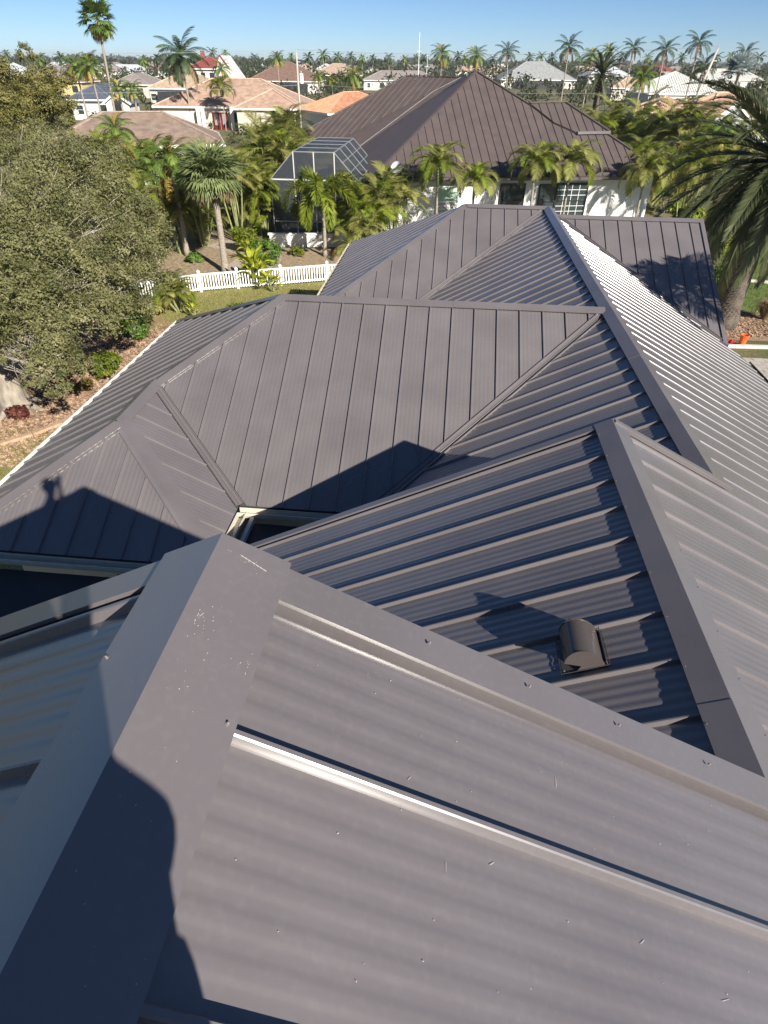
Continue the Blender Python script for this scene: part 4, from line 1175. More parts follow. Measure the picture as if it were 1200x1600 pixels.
def make_palm(kind, P, r, label, group, lean, nf=None):
    global pn
    pn += 1; rd = random.Random(pn * 31)
    base = Vector((P[0] - lean[0], P[1] - lean[1], 0)); top = Vector(P)
    name = {'fan': 'fan_palm', 'royal': 'royal_palm', 'coconut': 'coconut_palm', 'queen': 'queen_palm', 'areca': 'areca_palm', 'adonidia': 'christmas_palm', 'foxtail': 'foxtail_palm', 'date': 'date_palm', 'canary': 'date_palm', 'sabal': 'cabbage_palm', 'silver': 'silver_palm'}[kind]
    t = empty(name, base, label, 'palm', group or None)
    a, b = fronds(kind); hi, lo = ELEV[kind]; n = nf or COUNT[kind]
    if kind == 'areca':
        # a clump of canes, each with its own small crown
        k = 0; ns = 8
        for s in range(ns):
            az = s * 2.4 + rd.random(); off = Vector((math.cos(az), math.sin(az), 0)) * r * rd.uniform(.15, .75)
            tp = top + off + Vector((0, 0, rd.uniform(-.45, .35) * r))
            if s == 0: tp = top.copy()
            tp.z = max(.7, tp.z - .35 * r)
            mb = MB(); b0 = base + off * .25
            mb.tube([b0, b0.lerp(tp, .5) + off * .05, tp], [.05, .045, .04], 6); mb.build('cane', STEM, t)
            for i in range(n):
                f = (i + .5) / n; el = math.radians(hi + (lo - hi) * f) + rd.uniform(-.15, .15)
                me = rd.choice(a) if i < n - 1 or s % 2 else b[0]
                put_frond(me, t, tp - base, i * 2.4 + rd.uniform(-.3, .3), el, r * rd.uniform(.8, 1.15) * 1.05, rd.uniform(-.25, .25)); k += 1
        return t
    R = TR[kind]; h = top.z
    if kind in ('adonidia', 'foxtail', 'royal'): cs = min(.9, h * .25)
    else: cs = 0
    mb = MB(); ns = max(6, int(h / .35)); pts = []; rad = []
    for i in range(ns + 1):
        f = i / ns; p = base.lerp(top - Vector((0, 0, cs + .1)), f)
        p += Vector((math.sin(f * 3.1) * .06 * h * .15, 0, 0)) + Vector((lean[0], lean[1], 0)) * (f * f - f) * .4
        pts.append(p); rad.append(R * (1.35 - .35 * min(1, f * 6)) * (1 - .18 * f) * (1.05 if i % 2 else .97))
    mb.tube(pts, rad, 10 if R < .3 else 20)
    mb.build('trunk', DATEB if kind in ('date', 'canary') else TRUNKG, t, True)
    if cs:
        mb = MB(); mb.tube([top - Vector((0, 0, cs + .12)), top - Vector((0, 0, cs * .6)), top], [R * 1.0, R * 1.15, R * .55], 10); mb.build('crownshaft', SHAFT, t, True)
    if kind in ('date', 'canary', 'sabal'):
        # old leaf bases standing proud of the trunk in spirals
        mb = MB(); z0 = .25 if kind != 'sabal' else h * .72
        cnt = 0; z = z0
        while z < h - .05 and cnt < 900:
            f = z / h; c = base.lerp(top, f); az = cnt * 2.39996
            o = Vector((math.cos(az), math.sin(az), 0)); sd = Vector((-o.y, o.x, 0)); rr_ = R * (1.35 - .35 * min(1, f * 6)) * (1 - .18 * f)
            w = R * .34; q = c + o * rr_ * .93; ex = R * (.10 + (.55 if kind != 'canary' and f > .75 else 0) + (.35 if kind == 'canary' and f > .9 else 0))
            mb.add([q - sd * w, q + sd * w, q + o * ex + sd * w * .5 + Vector((0, 0, R * .28)), q + o * ex - sd * w * .5 + Vector((0, 0, R * .28)), q + Vector((0, 0, R * .42))],
                   [(0, 1, 2, 3), (3, 2, 4), (0, 3, 4), (1, 4, 2)])
            z += (h - z0) / (900 if kind == 'canary' else 260); cnt += 1
        ob = mb.build('leaf_bases', DATEB if kind != 'sabal' else LEAF['dry'], t); ob['kind'] = 'stuff'
    for i in range(n):
        f = (i + .5) / n
        el = math.radians(hi + (lo - hi) * f ** (.8 if kind in ('canary', 'sabal') else 1)) + rd.uniform(-.12, .12)
        old = f > (.86 if kind not in ('fan', 'canary') else .80)
        me = rd.choice(b if old else a)
        if kind == 'adonidia' and i % 4 == 1: me = b[0]
        put_frond(me, t, top - base - Vector((0, 0, .25 * f * R)), i * 2.39996 + rd.uniform(-.2, .2), el, r * rd.uniform(.9, 1.1), rd.uniform(-.2, .2))
    if kind == 'queen' and r > 1.4:
        # unopened spear
        put_frond(FR['areca'][1][0] if 'areca' in FR else b[0], t, top - base, rd.random() * 6, math.radians(84), r * .8)
    return t
fronds('areca')
for q in DATA['palms']:
    make_palm(*q)
# the royal palm's hanging flower sprays and the yellow upright fronds in the arching clump are fronds of those palms

make_palm('adonidia', (9.9, 13.2, 7.0), 1.9, 'palm just outside the right edge whose shadow lies on the far right gable', None, (0, 0))
# far palms: one trunk mesh and two crown meshes shared by all
def far_crown(seed, m):
    r = random.Random(seed); V = []; F = []
    src = feather(m, 1.3, 9, .34, .06, .9, .4, .9, seed=seed)
    sv = [v.co.copy() for v in src.vertices]; sf = [tuple(p.vertices) for p in src.polygons]
    for i in range(15):
        M = Matrix.Rotation(i * 2.4 + r.uniform(-.3, .3), 4, 'Z') @ Matrix.Rotation(-math.radians(78 - 8.2 * i), 4, 'Y') @ Matrix.Scale(r.uniform(.85, 1.1), 4)
        k = len(V); V += [M @ v for v in sv]; F += [tuple(a + k for a in f) for f in sf]
    bpy.data.meshes.remove(src)
    return mesh_faces(V, F, m, 'crown')
FCR = [far_crown(41, LEAF['dark']), far_crown(42, LEAF['green']), far_crown(43, LEAF['dark'])]
mb = MB(); mb.tube([(0, 0, 0), (0, 0, .5), (0, 0, 1)], [.02, .017, .014], 6)
FTR = bpy.data.meshes.new('trunk'); FTR.from_pydata(mb.v, [], mb.f); FTR.materials.append(TRUNKG)
for i, (P, r) in enumerate(DATA['far_palms']):
    t = empty('distant_palm', (P[0], P[1], 0), 'small distant palm standing in the treeline on the horizon', 'palm', 'distant palms along the horizon')
    o = link('trunk', FTR, t); o.scale = (P[2],) * 3
    c = link('crown', FCR[i % 3], t); c.location = (0, 0, P[2]); c.scale = (r,) * 3; c.rotation_euler = (0, 0, i * 1.3)

# ------------------------------------------------------------------ leafy trees and shrubs
def leaves(clumps, n, size, m, name='crown', seed=0, up=.4, shell=.55, noise=.35, elong=2.0):
    """leaf-sized faces spread through ragged clumps"""
    r = np.random.RandomState(seed)
    C = np.array([c[0] for c in clumps], float); Rr = np.array([c[1] for c in clumps], float)
    w = Rr ** 2; w /= w.sum()
    idx = r.choice(len(C), n, p=w)
    d = r.normal(size=(n, 3)); d /= np.linalg.norm(d, axis=1)[:, None]
    # sub-clumps make the outline uneven and leave gaps
    k = 15; sub = r.normal(size=(len(C), k, 3)); sub /= np.linalg.norm(sub, axis=2)[:, :, None]
    sidx = r.randint(0, k, n)
    rad = (shell + (1 - shell) * r.rand(n) ** .6)
    base = sub[idx, sidx] * rad[:, None]
    jit = r.normal(size=(n, 3)) * noise * .5
    p = C[idx] + (base + jit) * Rr[idx][:, None] * np.array([1, 1, .8])
    nd = (base + jit); nd /= np.linalg.norm(nd, axis=1)[:, None] + 1e-6
    nrm = nd * .9 + r.normal(size=(n, 3)) * .45 + np.array([0, 0, up]); nrm /= np.linalg.norm(nrm, axis=1)[:, None]
    t = np.cross(nrm, r.normal(size=(n, 3))); t /= np.linalg.norm(t, axis=1)[:, None]; b = np.cross(nrm, t)
    L = size * r.uniform(.6, 1.35, n)[:, None]; W = L / elong
    bend = nrm * L * .15
    V = np.stack([p - t * L, p + b * W - bend * .3, p + t * L - bend, p - b * W - bend * .3], 1).reshape(-1, 3)
    V = V[np.repeat(p[:, 2] > .05, 4)]
    return V, np.arange(len(V)).reshape(-1, 4), m
def leaf_obj(parent, clumps, n, size, m, name='crown', **k):
    o0 = loc_of(parent)
    cl = [((c[0] - o0.x, c[1] - o0.y, c[2] - o0.z), r) for c, r in clumps]
    V, F, m = leaves(cl, n, size, m, **k)
    if len(V): V = V[np.repeat(V.reshape(-1, 4, 3)[:, :, 2].min(1) > -o0.z + .02, 4)]
    F = np.arange(len(V)).reshape(-1, 4)
    return link(name, np_mesh(name, V, F, m), parent)
def branch(mb, a, b, r0, r1, wob, rd, n=6):
    pts = []; rad = []
    a = Vector(a); b = Vector(b)
    for i in range(n + 1):
        f = i / n; p = a.lerp(b, f) + Vector((rd.uniform(-1, 1), rd.uniform(-1, 1), rd.uniform(-.6, .6))) * wob * math.sin(math.pi * f)
        pts.append(p); rad.append(r0 + (r1 - r0) * f)
    mb.tube(pts, rad, 7); return pts
def big_tree():
    b = Vector(DATA['pos']['bigtree']); rd = random.Random(5)
    t = empty('oak_tree', b, 'large grey green small leaved tree with pale leaning trunk in the mulch bed at left', 'tree')
    mb = MB(); fork = Vector((-14.0, 16.0, 2.4))
    mb.tube([b + Vector((0, 0, -.05)), b + Vector((-.02, 0, .25)), b + Vector((-.15, .05, .9)), b.lerp(fork, .7) + Vector((-.1, 0, .2)), fork], [.62, .47, .40, .36, .30], 16)
    for k in range(7):
        az = k * .9; mb.tube([b + Vector((math.cos(az) * .3, math.sin(az) * .3, .25)), b + Vector((math.cos(az) * .85, math.sin(az) * .85, -.02))], [.16, .05], 8)
    mb.build('trunk', BARK, t, True)
    mb = MB(); tw = MB()
    PALE = mat('pale_twig_bark', (.40, .36, .30), .95, .2, 5)
    for c, r in DATA['bigtree']:
        c = Vector(c); e = fork.lerp(c, .92)
        pts = branch(mb, fork if rd.random() < .6 else fork + Vector((-.3, .5, .8)), e, .15, .035, .35, rd, 8)
        for j in range(13):
            q = rd.choice(pts[3:]); d = Vector((rd.gauss(0, 1), rd.gauss(0, 1), rd.gauss(.3, .8))).normalized() * r * rd.uniform(.6, 1.22)
            branch(tw, q, e + d, .014, .005, .12, rd, 4)
    mb.build('limbs', BARK, t, True); o = tw.build('twigs', PALE, t); o['kind'] = 'stuff'
    cl = [(tuple(c), q) for c, q in DATA['bigtree']]
    for c, q in DATA['bigtree']:
        for j in range(4):
            d = Vector((rd.gauss(0, 1), rd.gauss(0, 1), rd.gauss(0, .8))).normalized()
            cl.append((tuple(Vector(c) + d * q * rd.uniform(.8, 1.35)), q * rd.uniform(.28, .5)))
    o = leaf_obj(t, cl, 125000, .047, LEAF['oak'], 'crown', seed=3, noise=.34, shell=.35, elong=2.3)
big_tree()
def mid_tree():
    cl = DATA['tree2']; c = Vector(cl[0][0])
    t = empty('leafy_tree', (c.x, c.y, 0), 'fine leaved olive tree rising behind the large tree at the far left edge', 'tree')
    mb = MB(); rd = random.Random(9)
    mb.tube([(c.x, c.y, 0), (c.x, c.y, 2.5)], [.3, .22], 10); mb.build('trunk', BARK, t, True)
    mb = MB()
    for p, r in cl: branch(mb, (c.x, c.y, 2.4), p, .12, .03, .3, rd)
    mb.build('limbs', BARK, t)
    cl = list(cl) + [(tuple(Vector(c) + Vector((rd.gauss(0, 1), rd.gauss(0, 1), rd.gauss(0, 1))).normalized() * q * 1.15), q * .4) for c, q in cl for j in range(3)]
    leaf_obj(t, cl, 70000, .075, LEAF['olive'], 'crown', seed=8, noise=.32)
mid_tree()
def shrub(P, w, h, label, col='shrub', n=2600, size=None, name='shrub', cat='shrub', k=7, group=None, seed=None, stem=True):
    """P = centre of the crown"""
    P = Vector(P); rd = random.Random(seed or hash(label) % 9999)
    P.z = min(P.z, h * 1.1)
    t = empty(name, (P.x, P.y, 0), label, cat, group)
    cl = []
    for i in range(k):
        a = i * 2.4; f = rd.uniform(.2, .75)
        cl.append(((P.x + math.cos(a) * w * f * .8, P.y + math.sin(a) * w * f * .8, max(.25 * h, P.z + rd.uniform(-.5, .5) * h * .8)), rd.uniform(.38, .6) * min(w, h * 1.2)))
    if stem:
        mb = MB()
        for c, r in cl: branch(mb, (P.x + rd.uniform(-.1, .1), P.y + rd.uniform(-.1, .1), 0), c, .035 * max(1, P.z / 2), .012, .1, rd, 4)
        mb.build('stems', BARK, t)
    leaf_obj(t, cl, n, size or .06, LEAF[col], 'foliage', seed=rd.randint(1, 999))
    return t
for i, (P, w, h, label, col) in enumerate(DATA['trees']):
    dist = P[1]
    sz = max(.055, dist * .0022)
    shrub(P, w, h * .5, label, {'green': 'shrub'}.get(col, col), n=7000 if dist < 60 else 3500, size=sz, name='leafy_shrub', cat='shrub', k=11, seed=100 + i)
p = DATA['pos']
def S_(k, dz): return (p[k][0], p[k][1], dz)
shrub(S_('redb', .8), .85, .8, 'green bush with red flowers at the corner of the mulch bed', 'shrub', 4200, .055, seed=1)
shrub(S_('b3', .6), .65, .6, 'rounded bright green bush in the mulch bed beside the roof edge', 'bright', 3600, .05, seed=2)
shrub(S_('b4', .22), .5, .25, 'low rust brown groundcover bush nearest the white gutter', 'orange', 1500, .045, name='low_bush', seed=3)
shrub(S_('b5', .28), .42, .3, 'dark brown bromeliad clump at the foot of the pale trunk', 'red', 900, .075, name='bromeliad', cat='plant', seed=4, stem=False)
shrub(S_('b6', .3), .7, .3, 'dark red leaved bromeliad patch in the shade behind the pale trunk', 'red', 1500, .075, name='bromeliad', cat='plant', seed=5, stem=False)
shrub((-10.4, 20.6, .35), .6, .35, 'rusty orange croton bush in the upper mulch bed', 'orange', 1600, .06, name='croton_bush', seed=6)
shrub(S_('bush2', .8), 1.2, .9, 'wide green hedge bush before the low white garden wall', 'bright', 5200, .06, seed=7)
shrub(S_('bush1', .6), 1.5, .8, 'deep green spreading shrub behind the yellow ginger leaves', 'shrub', 5200, .06, seed=8)
shrub(S_('b7', .5), .9, .5, 'olive green shrub against the picket fence beside the large tree', 'olive', 2600, .055, seed=9)
shrub(S_('shr', .9), 1.0, 1.0, 'dark green shrub in the shade beside the date palm trunk', 'shrub', 5200, .06, seed=10)
shrub(S_('b9', .9), 1.6, 1.1, 'yellow green bushes beyond the lawn at the right edge', 'bright', 4200, .07, seed=11)
shrub((-9.0, 24.8, .4), .6, .4, 'yellow flowering low shrub below the far roof corner', 'bright', 1800, .05, seed=12)
shrub(S_('b12', .3), .8, .3, 'yellow groundcover at the foot of the foxtail palm', 'bright', 1500, .05, seed=13)
shrub((-14.9, 27.2, .9), 1.1, 1.0, 'olive bush behind the left end of the picket fence', 'olive', 3600, .06, seed=14)
shrub((-13.9, 33.2, .25), .6, .3, 'dark low grass clump around the slender palm trunk', 'shrub', 1800, .07, seed=15)
# red blossoms belong to their bush
for o in S.collection.objects:
    if o.get('label', '').startswith('green bush with red'):
        c = Vector(o.location)
        rd = random.Random(2)
        for i in range(9):
            mb = MB(); q = c + Vector((rd.uniform(-.7, .7), rd.uniform(-.8, .1), rd.uniform(.7, 1.6)))
            for j in range(6):
                a = j * 1.05; d = Vector((math.cos(a), math.sin(a), .3)) * .07; e = Vector((-math.sin(a), math.cos(a), 0)) * .03
                mb.add([q, q + d * .6 + e, q + d, q + d * .6 - e], [(0, 1, 2, 3)])
            mb.build('blossom', mat('coral_red_petal', (.75, .10, .06), .5), o)
        break
# small feather palm in the mulch corner and the broad-leaved ginger by the fence
make_palm('areca', (-11.6, 25.3, 1.3), .85, 'young yellow green palm in front of the picket fence', None, (0, 0))
def big_leaf(m, seed):
    r = random.Random(seed); V = []; F = []; n = 7
    for i in range(n + 1):
        s = i / n; a = .25 - 1.3 * s ** 1.6
        x = s; z = .25 * s - .45 * s ** 2.2; w = .17 * math.sin(math.pi * min(1, .05 + s * .95)) ** .8
        V += [(x, -w, z + w * .35), (x, 0, z), (x, w, z + w * .35)]
    for i in range(n):
        k = 3 * i; F += [(k, k + 1, k + 4, k + 3), (k + 1, k + 2, k + 5, k + 4)]
    return mesh_faces(V, F, m, 'leaf')
GING = leaf('lime_ginger_leaf', (.22, .28, .02), (.38, .42, .04), (.58, .55, .08), .4, 3)
BL = [big_leaf(GING, i) for i in range(2)]
def ginger(P, r, n, label, seed):
    t = empty('ginger_plant', (P[0], P[1], 0), label, 'plant'); rd = random.Random(seed)
    for i in range(n):
        az = i * 2.4; rad = r * .5 * math.sqrt(i / n); h = rd.uniform(.35, 1.0) * r * 1.1
        q = Vector((math.cos(az) * rad, math.sin(az) * rad, h))
        put_frond(BL[i % 2], t, q, az + rd.uniform(-.5, .5), math.radians(rd.uniform(5, 65)), r * rd.uniform(.45, .75), rd.uniform(-.4, .4), name='leaf')
        if i % 3 == 0:
            mb = MB(); mb.tube([Vector((P[0], P[1], 0)) + q * .15, Vector((P[0], P[1], 0)) + q], [.022, .014], 5); mb.build('stem', STEM, t)
gp = p['tri']
ginger((gp[0] + .1, gp[1] - 1.5), 1.05, 70, 'lime yellow broad leaved ginger plant covering the picket fence', 4)
ginger((-8.3, 28.6), .7, 26, 'low lime plant at the fence right of the large ginger', 10)
ginger((-10.9, 33.9), .75, 26, 'smaller lime green ginger beside the paver path', 5)
ginger((-10.7, 24.6), .5, 16, 'low yellow leaved plant between young palm and roof corner', 6)
# ornamental grass by the date palm
def fountain_grass(P, label):
    t = empty('fountain_grass', (P[0], P[1], 0), label, 'grass'); r = np.random.RandomState(3); n = 900
    a = r.uniform(0, 6.28, n); o = np.stack([np.cos(a), np.sin(a), np.zeros(n)], 1); s = np.stack([-np.sin(a), np.cos(a), np.zeros(n)], 1) * .009
    L = r.uniform(.5, 1.0, n)[:, None]; sp = r.uniform(.1, .75, n)[:, None]
    b0 = o * .08; m1 = b0 + o * sp * .5 * L + np.array([0, 0, 1]) * L * .75; tp = b0 + o * sp * L + np.array([0, 0, 1]) * L * (1 - sp * .45)
    V = np.stack([b0 - s, b0 + s, m1 + s, m1 - s], 1).reshape(-1, 3); V2 = np.stack([m1 - s, m1 + s, tp + s * .2, tp - s * .2], 1).reshape(-1, 3)
    V = np.concatenate([V, V2]); link('blades', np_mesh('blades', V, np.arange(len(V)).reshape(-1, 4), LEAF['dry']), t)
fountain_grass(p['gr'], 'straw coloured fountain grass beside the date palm foot')

# ------------------------------------------------------------------ garden things
def picket_fence():
    pts = [(-17.6, 22.6)] + [p[k][:2] for k in ('fA', 'fB', 'fC', 'fD', 'fE', 'fF')] + [(-4.0, 31.2)]
    t = empty('picket_fence', (*pts[1], 0), 'low white picket fence crossing the garden behind the palms', 'fence')
    mbp = MB(); mbp.box((0, 0, .43), (.055, .022, .72)); PK = bpy.data.meshes.new('picket'); PK.from_pydata(mbp.v, [], mbp.f); PK.materials.append(WHITEP)
    mbq = MB(); mbq.box((0, 0, .47), (.12, .12, .94)); mbq.box((0, 0, .955), (.15, .15, .03))
    mbq.add([(-.06, -.06, .97), (.06, -.06, .97), (.06, .06, .97), (-.06, .06, .97), (0, 0, 1.03)], [(0, 1, 4), (1, 2, 4), (2, 3, 4), (3, 0, 4)])
    PO = bpy.data.meshes.new('post'); PO.from_pydata(mbq.v, [], mbq.f); PO.materials.append(WHITEP)
    for i in range(len(pts) - 1):
        a = Vector((*pts[i], 0)); b = Vector((*pts[i + 1], 0)); d = b - a; L = d.length; d /= L; rz = math.atan2(d.y, d.x)
        o = link('post', PO, t); o.location = a - t.location; o.rotation_euler = (0, 0, rz)
        for z in (.14, .80):
            mb = MB(); mb.bar(a + Vector((0, 0, z)), b + Vector((0, 0, z)), .045, .08); mb.build('rail', WHITEP, t)
        n = int(L / .125)
        for k in range(1, n):
            o = link('picket', PK, t); o.location = a + d * (L * k / n) - t.location; o.rotation_euler = (0, 0, rz)
picket_fence()
def bucket():
    b = Vector(p['bucket']); t = empty('bucket', b, 'orange plastic bucket standing by the kerb below the date palm', 'bucket')
    OR = mat('orange_plastic', (.80, .13, .035), .35, .05, 4)
    mb = MB(); n = 24; prof = [(.125, 0), (.155, .34), (.168, .345), (.168, .37), (.158, .37), (.148, .34), (.118, .012)]
    vs = []; fs = []
    for r, z in prof: vs += [b + Vector((r * math.cos(2 * math.pi * k / n), r * math.sin(2 * math.pi * k / n), z + .07)) for k in range(n)]
    for i in range(len(prof) - 1):
        for k in range(n): fs.append((i * n + k, i * n + (k + 1) % n, (i + 1) * n + (k + 1) % n, (i + 1) * n + k))
    fs += [tuple(range(n - 1, -1, -1)), tuple(range((len(prof) - 1) * n, len(prof) * n))]
    mb.add(vs, fs); mb.build('pail', OR, t)
    mb = MB(); mb.tube([b + Vector((.165 * math.cos(a), -.10 * math.sin(a), .42 - .12 * math.sin(a))) for a in [math.pi * k / 12 for k in range(13)]], .005, 6); mb.build('handle', SCREWM, t)
    # red gloves or rag lying beside it
    r = random.Random(4); mb = MB(); c = b + Vector((-.38, .12, .08)); vs = []
    for i in range(6):
        for j in range(5): vs.append(c + Vector((i * .07 - .2, j * .06 - .12, .05 * math.sin(i * 1.7 + j) + .06 * r.random())))
    mb.add(vs, [(i * 5 + j, (i + 1) * 5 + j, (i + 1) * 5 + j + 1, i * 5 + j + 1) for i in range(5) for j in range(4)])
    tag(mb.build('red_rag', mat('red_cloth', (.55, .03, .04), .8)), 'crumpled red cloth lying beside the orange bucket', 'cloth')
bucket()

# ------------------------------------------------------------------ the neighbour: dark hip roof, white walls, pool enclosure
Wd = DATA['W']
def neighbour():
    ex = Vector(Wd['ex']); ey = Vector(Wd['ey']); e = Vector(Wd['e'])
    t = empty('white_neighbour_house', (e.x, e.y + 4, 0), 'white neighbour house with a dark brown standing seam hip roof and palms along its wall', 'house')
    f = [Vector(q) for q in Wd['front']]
    for key in ('fa', 'fb'): roof_face(t, [Vector(q) for q in Wd[key]], w=.55, origin=f[0], rib=.05, per=1, waves=1, amp=0, m=BRONZE_FAR, deckm=BRONZE_FAR, inset=0)
    roof_face(t, [Vector(q) for q in Wd['front2']], w=.55, origin=f[0], rib=.05, per=1, waves=1, amp=0, m=BRONZE_FAR, deckm=BRONZE_FAR)
    bk = [Vector(q) for q in Wd['back']]
    roof_face(t, bk, w=.52, origin=bk[5], rib=.05, per=1, waves=1, amp=0, m=BRONZE_FAR, deckm=BRONZE_FAR)
    bd = [Vector(q) for q in Wd['band']]
    mb = MB(); k = len(bd); mb.add(bd + [q - Vector((0, 0, .15)) for q in bd], [(0, 1, 2), (0, 2, 3, 4), tuple(range(2 * k - 1, k - 1, -1))] + [(i, k + i, k + (i + 1) % k, (i + 1) % k) for i in range(k)])
    mb.build('roof_slope', BRONZE_FAR, t)
    def strip(a, b, w, h=.05, m=BRONZE_FAR, nm='hip_cap'):
        mb = MB(); mb.bar(Vector(a) + Vector((0, 0, .05)), Vector(b) + Vector((0, 0, .05)), w, h); return mb.build(nm, m, t)
    LT = mat('light_flashing', (.34, .33, .32), .3, .05, 4)
    strip(f[0], f[5], .22); strip(f[5], f[4], .22); strip(f[3], f[2], .22)
    q2 = [Vector(q) for q in Wd['front2']]; strip(q2[4], q2[3], .25); strip(q2[3], q2[2], .22)
    mb = MB(); mb.bar(q2[1] + Vector((0, 0, -.02)), q2[2] + Vector((0, 0, -.02)), .30, .16); mb.build('step_flashing', BRONZE, t)
    strip(bd[0], bd[4], .05, .02, LT, 'valley_flashing'); strip(bd[4], bd[3], .05, .02, LT, 'valley_flashing')
    strip(bk[5], bk[4], .25); strip(bk[5], bk[0], .22)
    # eave, fascia, walls
    mb = MB(); a = f[0]; b = f[1]; mb.bar(a + Vector((0, 0, -.14)) - ey * .04, b + Vector((0, 0, -.14)) - ey * .04, .12, .17); mb.build('gutter', DARKGUT, t)
    wl = Vector(Wd['wallL']); wr = Vector(Wd['wallR']); wl.z = wr.z = 0
    L = (wr - wl).length
    def wbox(x0, x1, y0, y1, z0, z1, m, nm, par=t):
        mb = MB(); mb.box(wl + ex * (x0 + x1) / 2 + ey * (y0 + y1) / 2 + Vector((0, 0, (z0 + z1) / 2)), (x1 - x0, y1 - y0, z1 - z0), (ex, ey, Vector((0, 0, 1)))); return mb.build(nm, m, par)
    wbox(0, L - 2.6, 0, 9, 0, 3.02, STUCCO, 'wall'); wbox(L - 2.6, L + .3, .25, 8, 0, 3.0, STUCCO, 'wall')
    WARM = mat('pale_green_blind', (.42, .60, .46), .6, .05, 3)
    for i, (p0, p1) in enumerate(Wd['wins']):
        p0 = Vector(p0); p1 = Vector(p1)
        x0 = (p0 - wl).dot(ex); x1 = (p1 - wl).dot(ex); z1 = p0.z; z0 = max(.75, p1.z)
        fm = WHITEP if i == 0 else BLACKF
        fr = None
        mb = MB(); cx = (x0 + x1) / 2
        def fb(a0, a1, b0, b1, y=-.05, d=.08): mb.box(wl + ex * (a0 + a1) / 2 + ey * y + Vector((0, 0, (b0 + b1) / 2)), (a1 - a0, d, b1 - b0), (ex, ey, Vector((0, 0, 1))))
        fb(x0 - .09, x0, z0, z1); fb(x1, x1 + .09, z0, z1); fb(x0 - .09, x1 + .09, z1, z1 + .09); fb(x0 - .09, x1 + .09, z0 - .09, z0); fb(x0, x1, (z0 + z1) / 2 - .03, (z0 + z1) / 2 + .03)
        win = mb.build('window', fm, t)
        for j, (b0, b1) in enumerate(((z0, (z0 + z1) / 2 - .03), ((z0 + z1) / 2 + .03, z1))):
            o = wbox(x0, x1, -.035, -.015, b0, b1, WARM if i == 0 and j else GLASS, 'pane', win)
        if i == 3:
            n = 4
            for j in range(1, n): wbox(x0 + (x1 - x0) * j / n - .014, x0 + (x1 - x0) * j / n + .014, -.06, -.037, z0, z1, WHITEP, 'muntin', win)
            for j in range(1, 6): wbox(x0, x1, -.062, -.039, z0 + (z1 - z0) * j / 6 - .013, z0 + (z1 - z0) * j / 6 + .013, WHITEP, 'muntin', win)
        if i == 0:
            for j in range(9):
                z = z0 + .06 + j * .085
                if z < (z0 + z1) / 2 - .08: wbox(x0 + .02, x1 - .02, -.06, -.037, z, z + .05, WHITEP, 'shutter_slat', win)
        wbox(x0 - .18, x1 + .18, -.06, .0, z0 - .20, z0 - .10, STUCCO, 'window_sill', win)
    # roof vents on the ridge
    pk = Vector(Wd['peak'])
    mb = MB(); mb.box(pk + Vector((-1.0, .3, -.25)), (.5, .4, .18)); mb.build('roof_vent', BLACKF, t)
    mb = MB(); mb.box(bk[5] + Vector((1.2, -.75, -.28)), (1.1, .5, .08)); mb.build('roof_vent', BLACKF, t)
    # low garden wall
    g = empty('garden_wall', (-8, 37.3, 0), 'low white garden wall in front of the pool enclosure', 'wall')
    mb = MB(); mb.bar(Vector((-10.6, 37.2, .33)), Vector((-4.6, 37.9, .33)), .2, .66); mb.build('wall', STUCCO, g)
    mb = MB(); mb.bar(Vector((-10.7, 37.19, .70)), Vector((-4.5, 37.91, .70)), .3, .08); mb.build('coping', STUCCO, g)
    # satellite dish on its mast
    c = Vector(Wd['dish']); d = empty('satellite_dish', (c.x, c.y, 0), 'grey white satellite dish on a mast before the brown roof', 'satellite dish')
    ax = Vector((-.15, -.8, .55)).normalized(); u = ax.cross(Vector((0, 0, 1))).normalized(); v = u.cross(ax)
    mb = MB(); vs = []; n = 24; fs = []
    for i, r in enumerate((.001, .15, .30, .42)):
        vs += [c + (u * math.cos(2 * math.pi * k / n) * .85 + v * math.sin(2 * math.pi * k / n)) * r + ax * (r * r * .5) for k in range(n)]
    for i in range(3):
        for k in range(n): fs.append((i * n + k, i * n + (k + 1) % n, (i + 1) * n + (k + 1) % n, (i + 1) * n + k))
    m0 = len(vs); vs += [q - ax * .012 for q in vs]; fs += [tuple(m0 + i for i in reversed(q)) for q in fs] + [(3 * n + k, m0 + 3 * n + k, m0 + 3 * n + (k + 1) % n, 3 * n + (k + 1) % n) for k in range(n)]
    mb.add(vs, fs); mb.build('dish', mat('grey_dish_paint', (.55, .56, .56), .45), d, True)
    mb = MB(); mb.tube([c - v * .30, c - v * .25 + ax * .35, c + ax * .42], .012, 6); mb.build('feed_arm', FRAMEG, d)
    mb = MB(); mb.box(c + ax * .44, (.07, .07, .1)); mb.build('receiver', WHITEP, d)
    mb = MB(); mb.tube([Vector((c.x, c.y + .08, 0)), c + Vector((0, .08, -.05))], .03, 8); mb.build('mast', FRAMEG, d)
neighbour()
CAGEM = mat('cage_aluminium', (.24, .25, .255), .45, .05, 4)
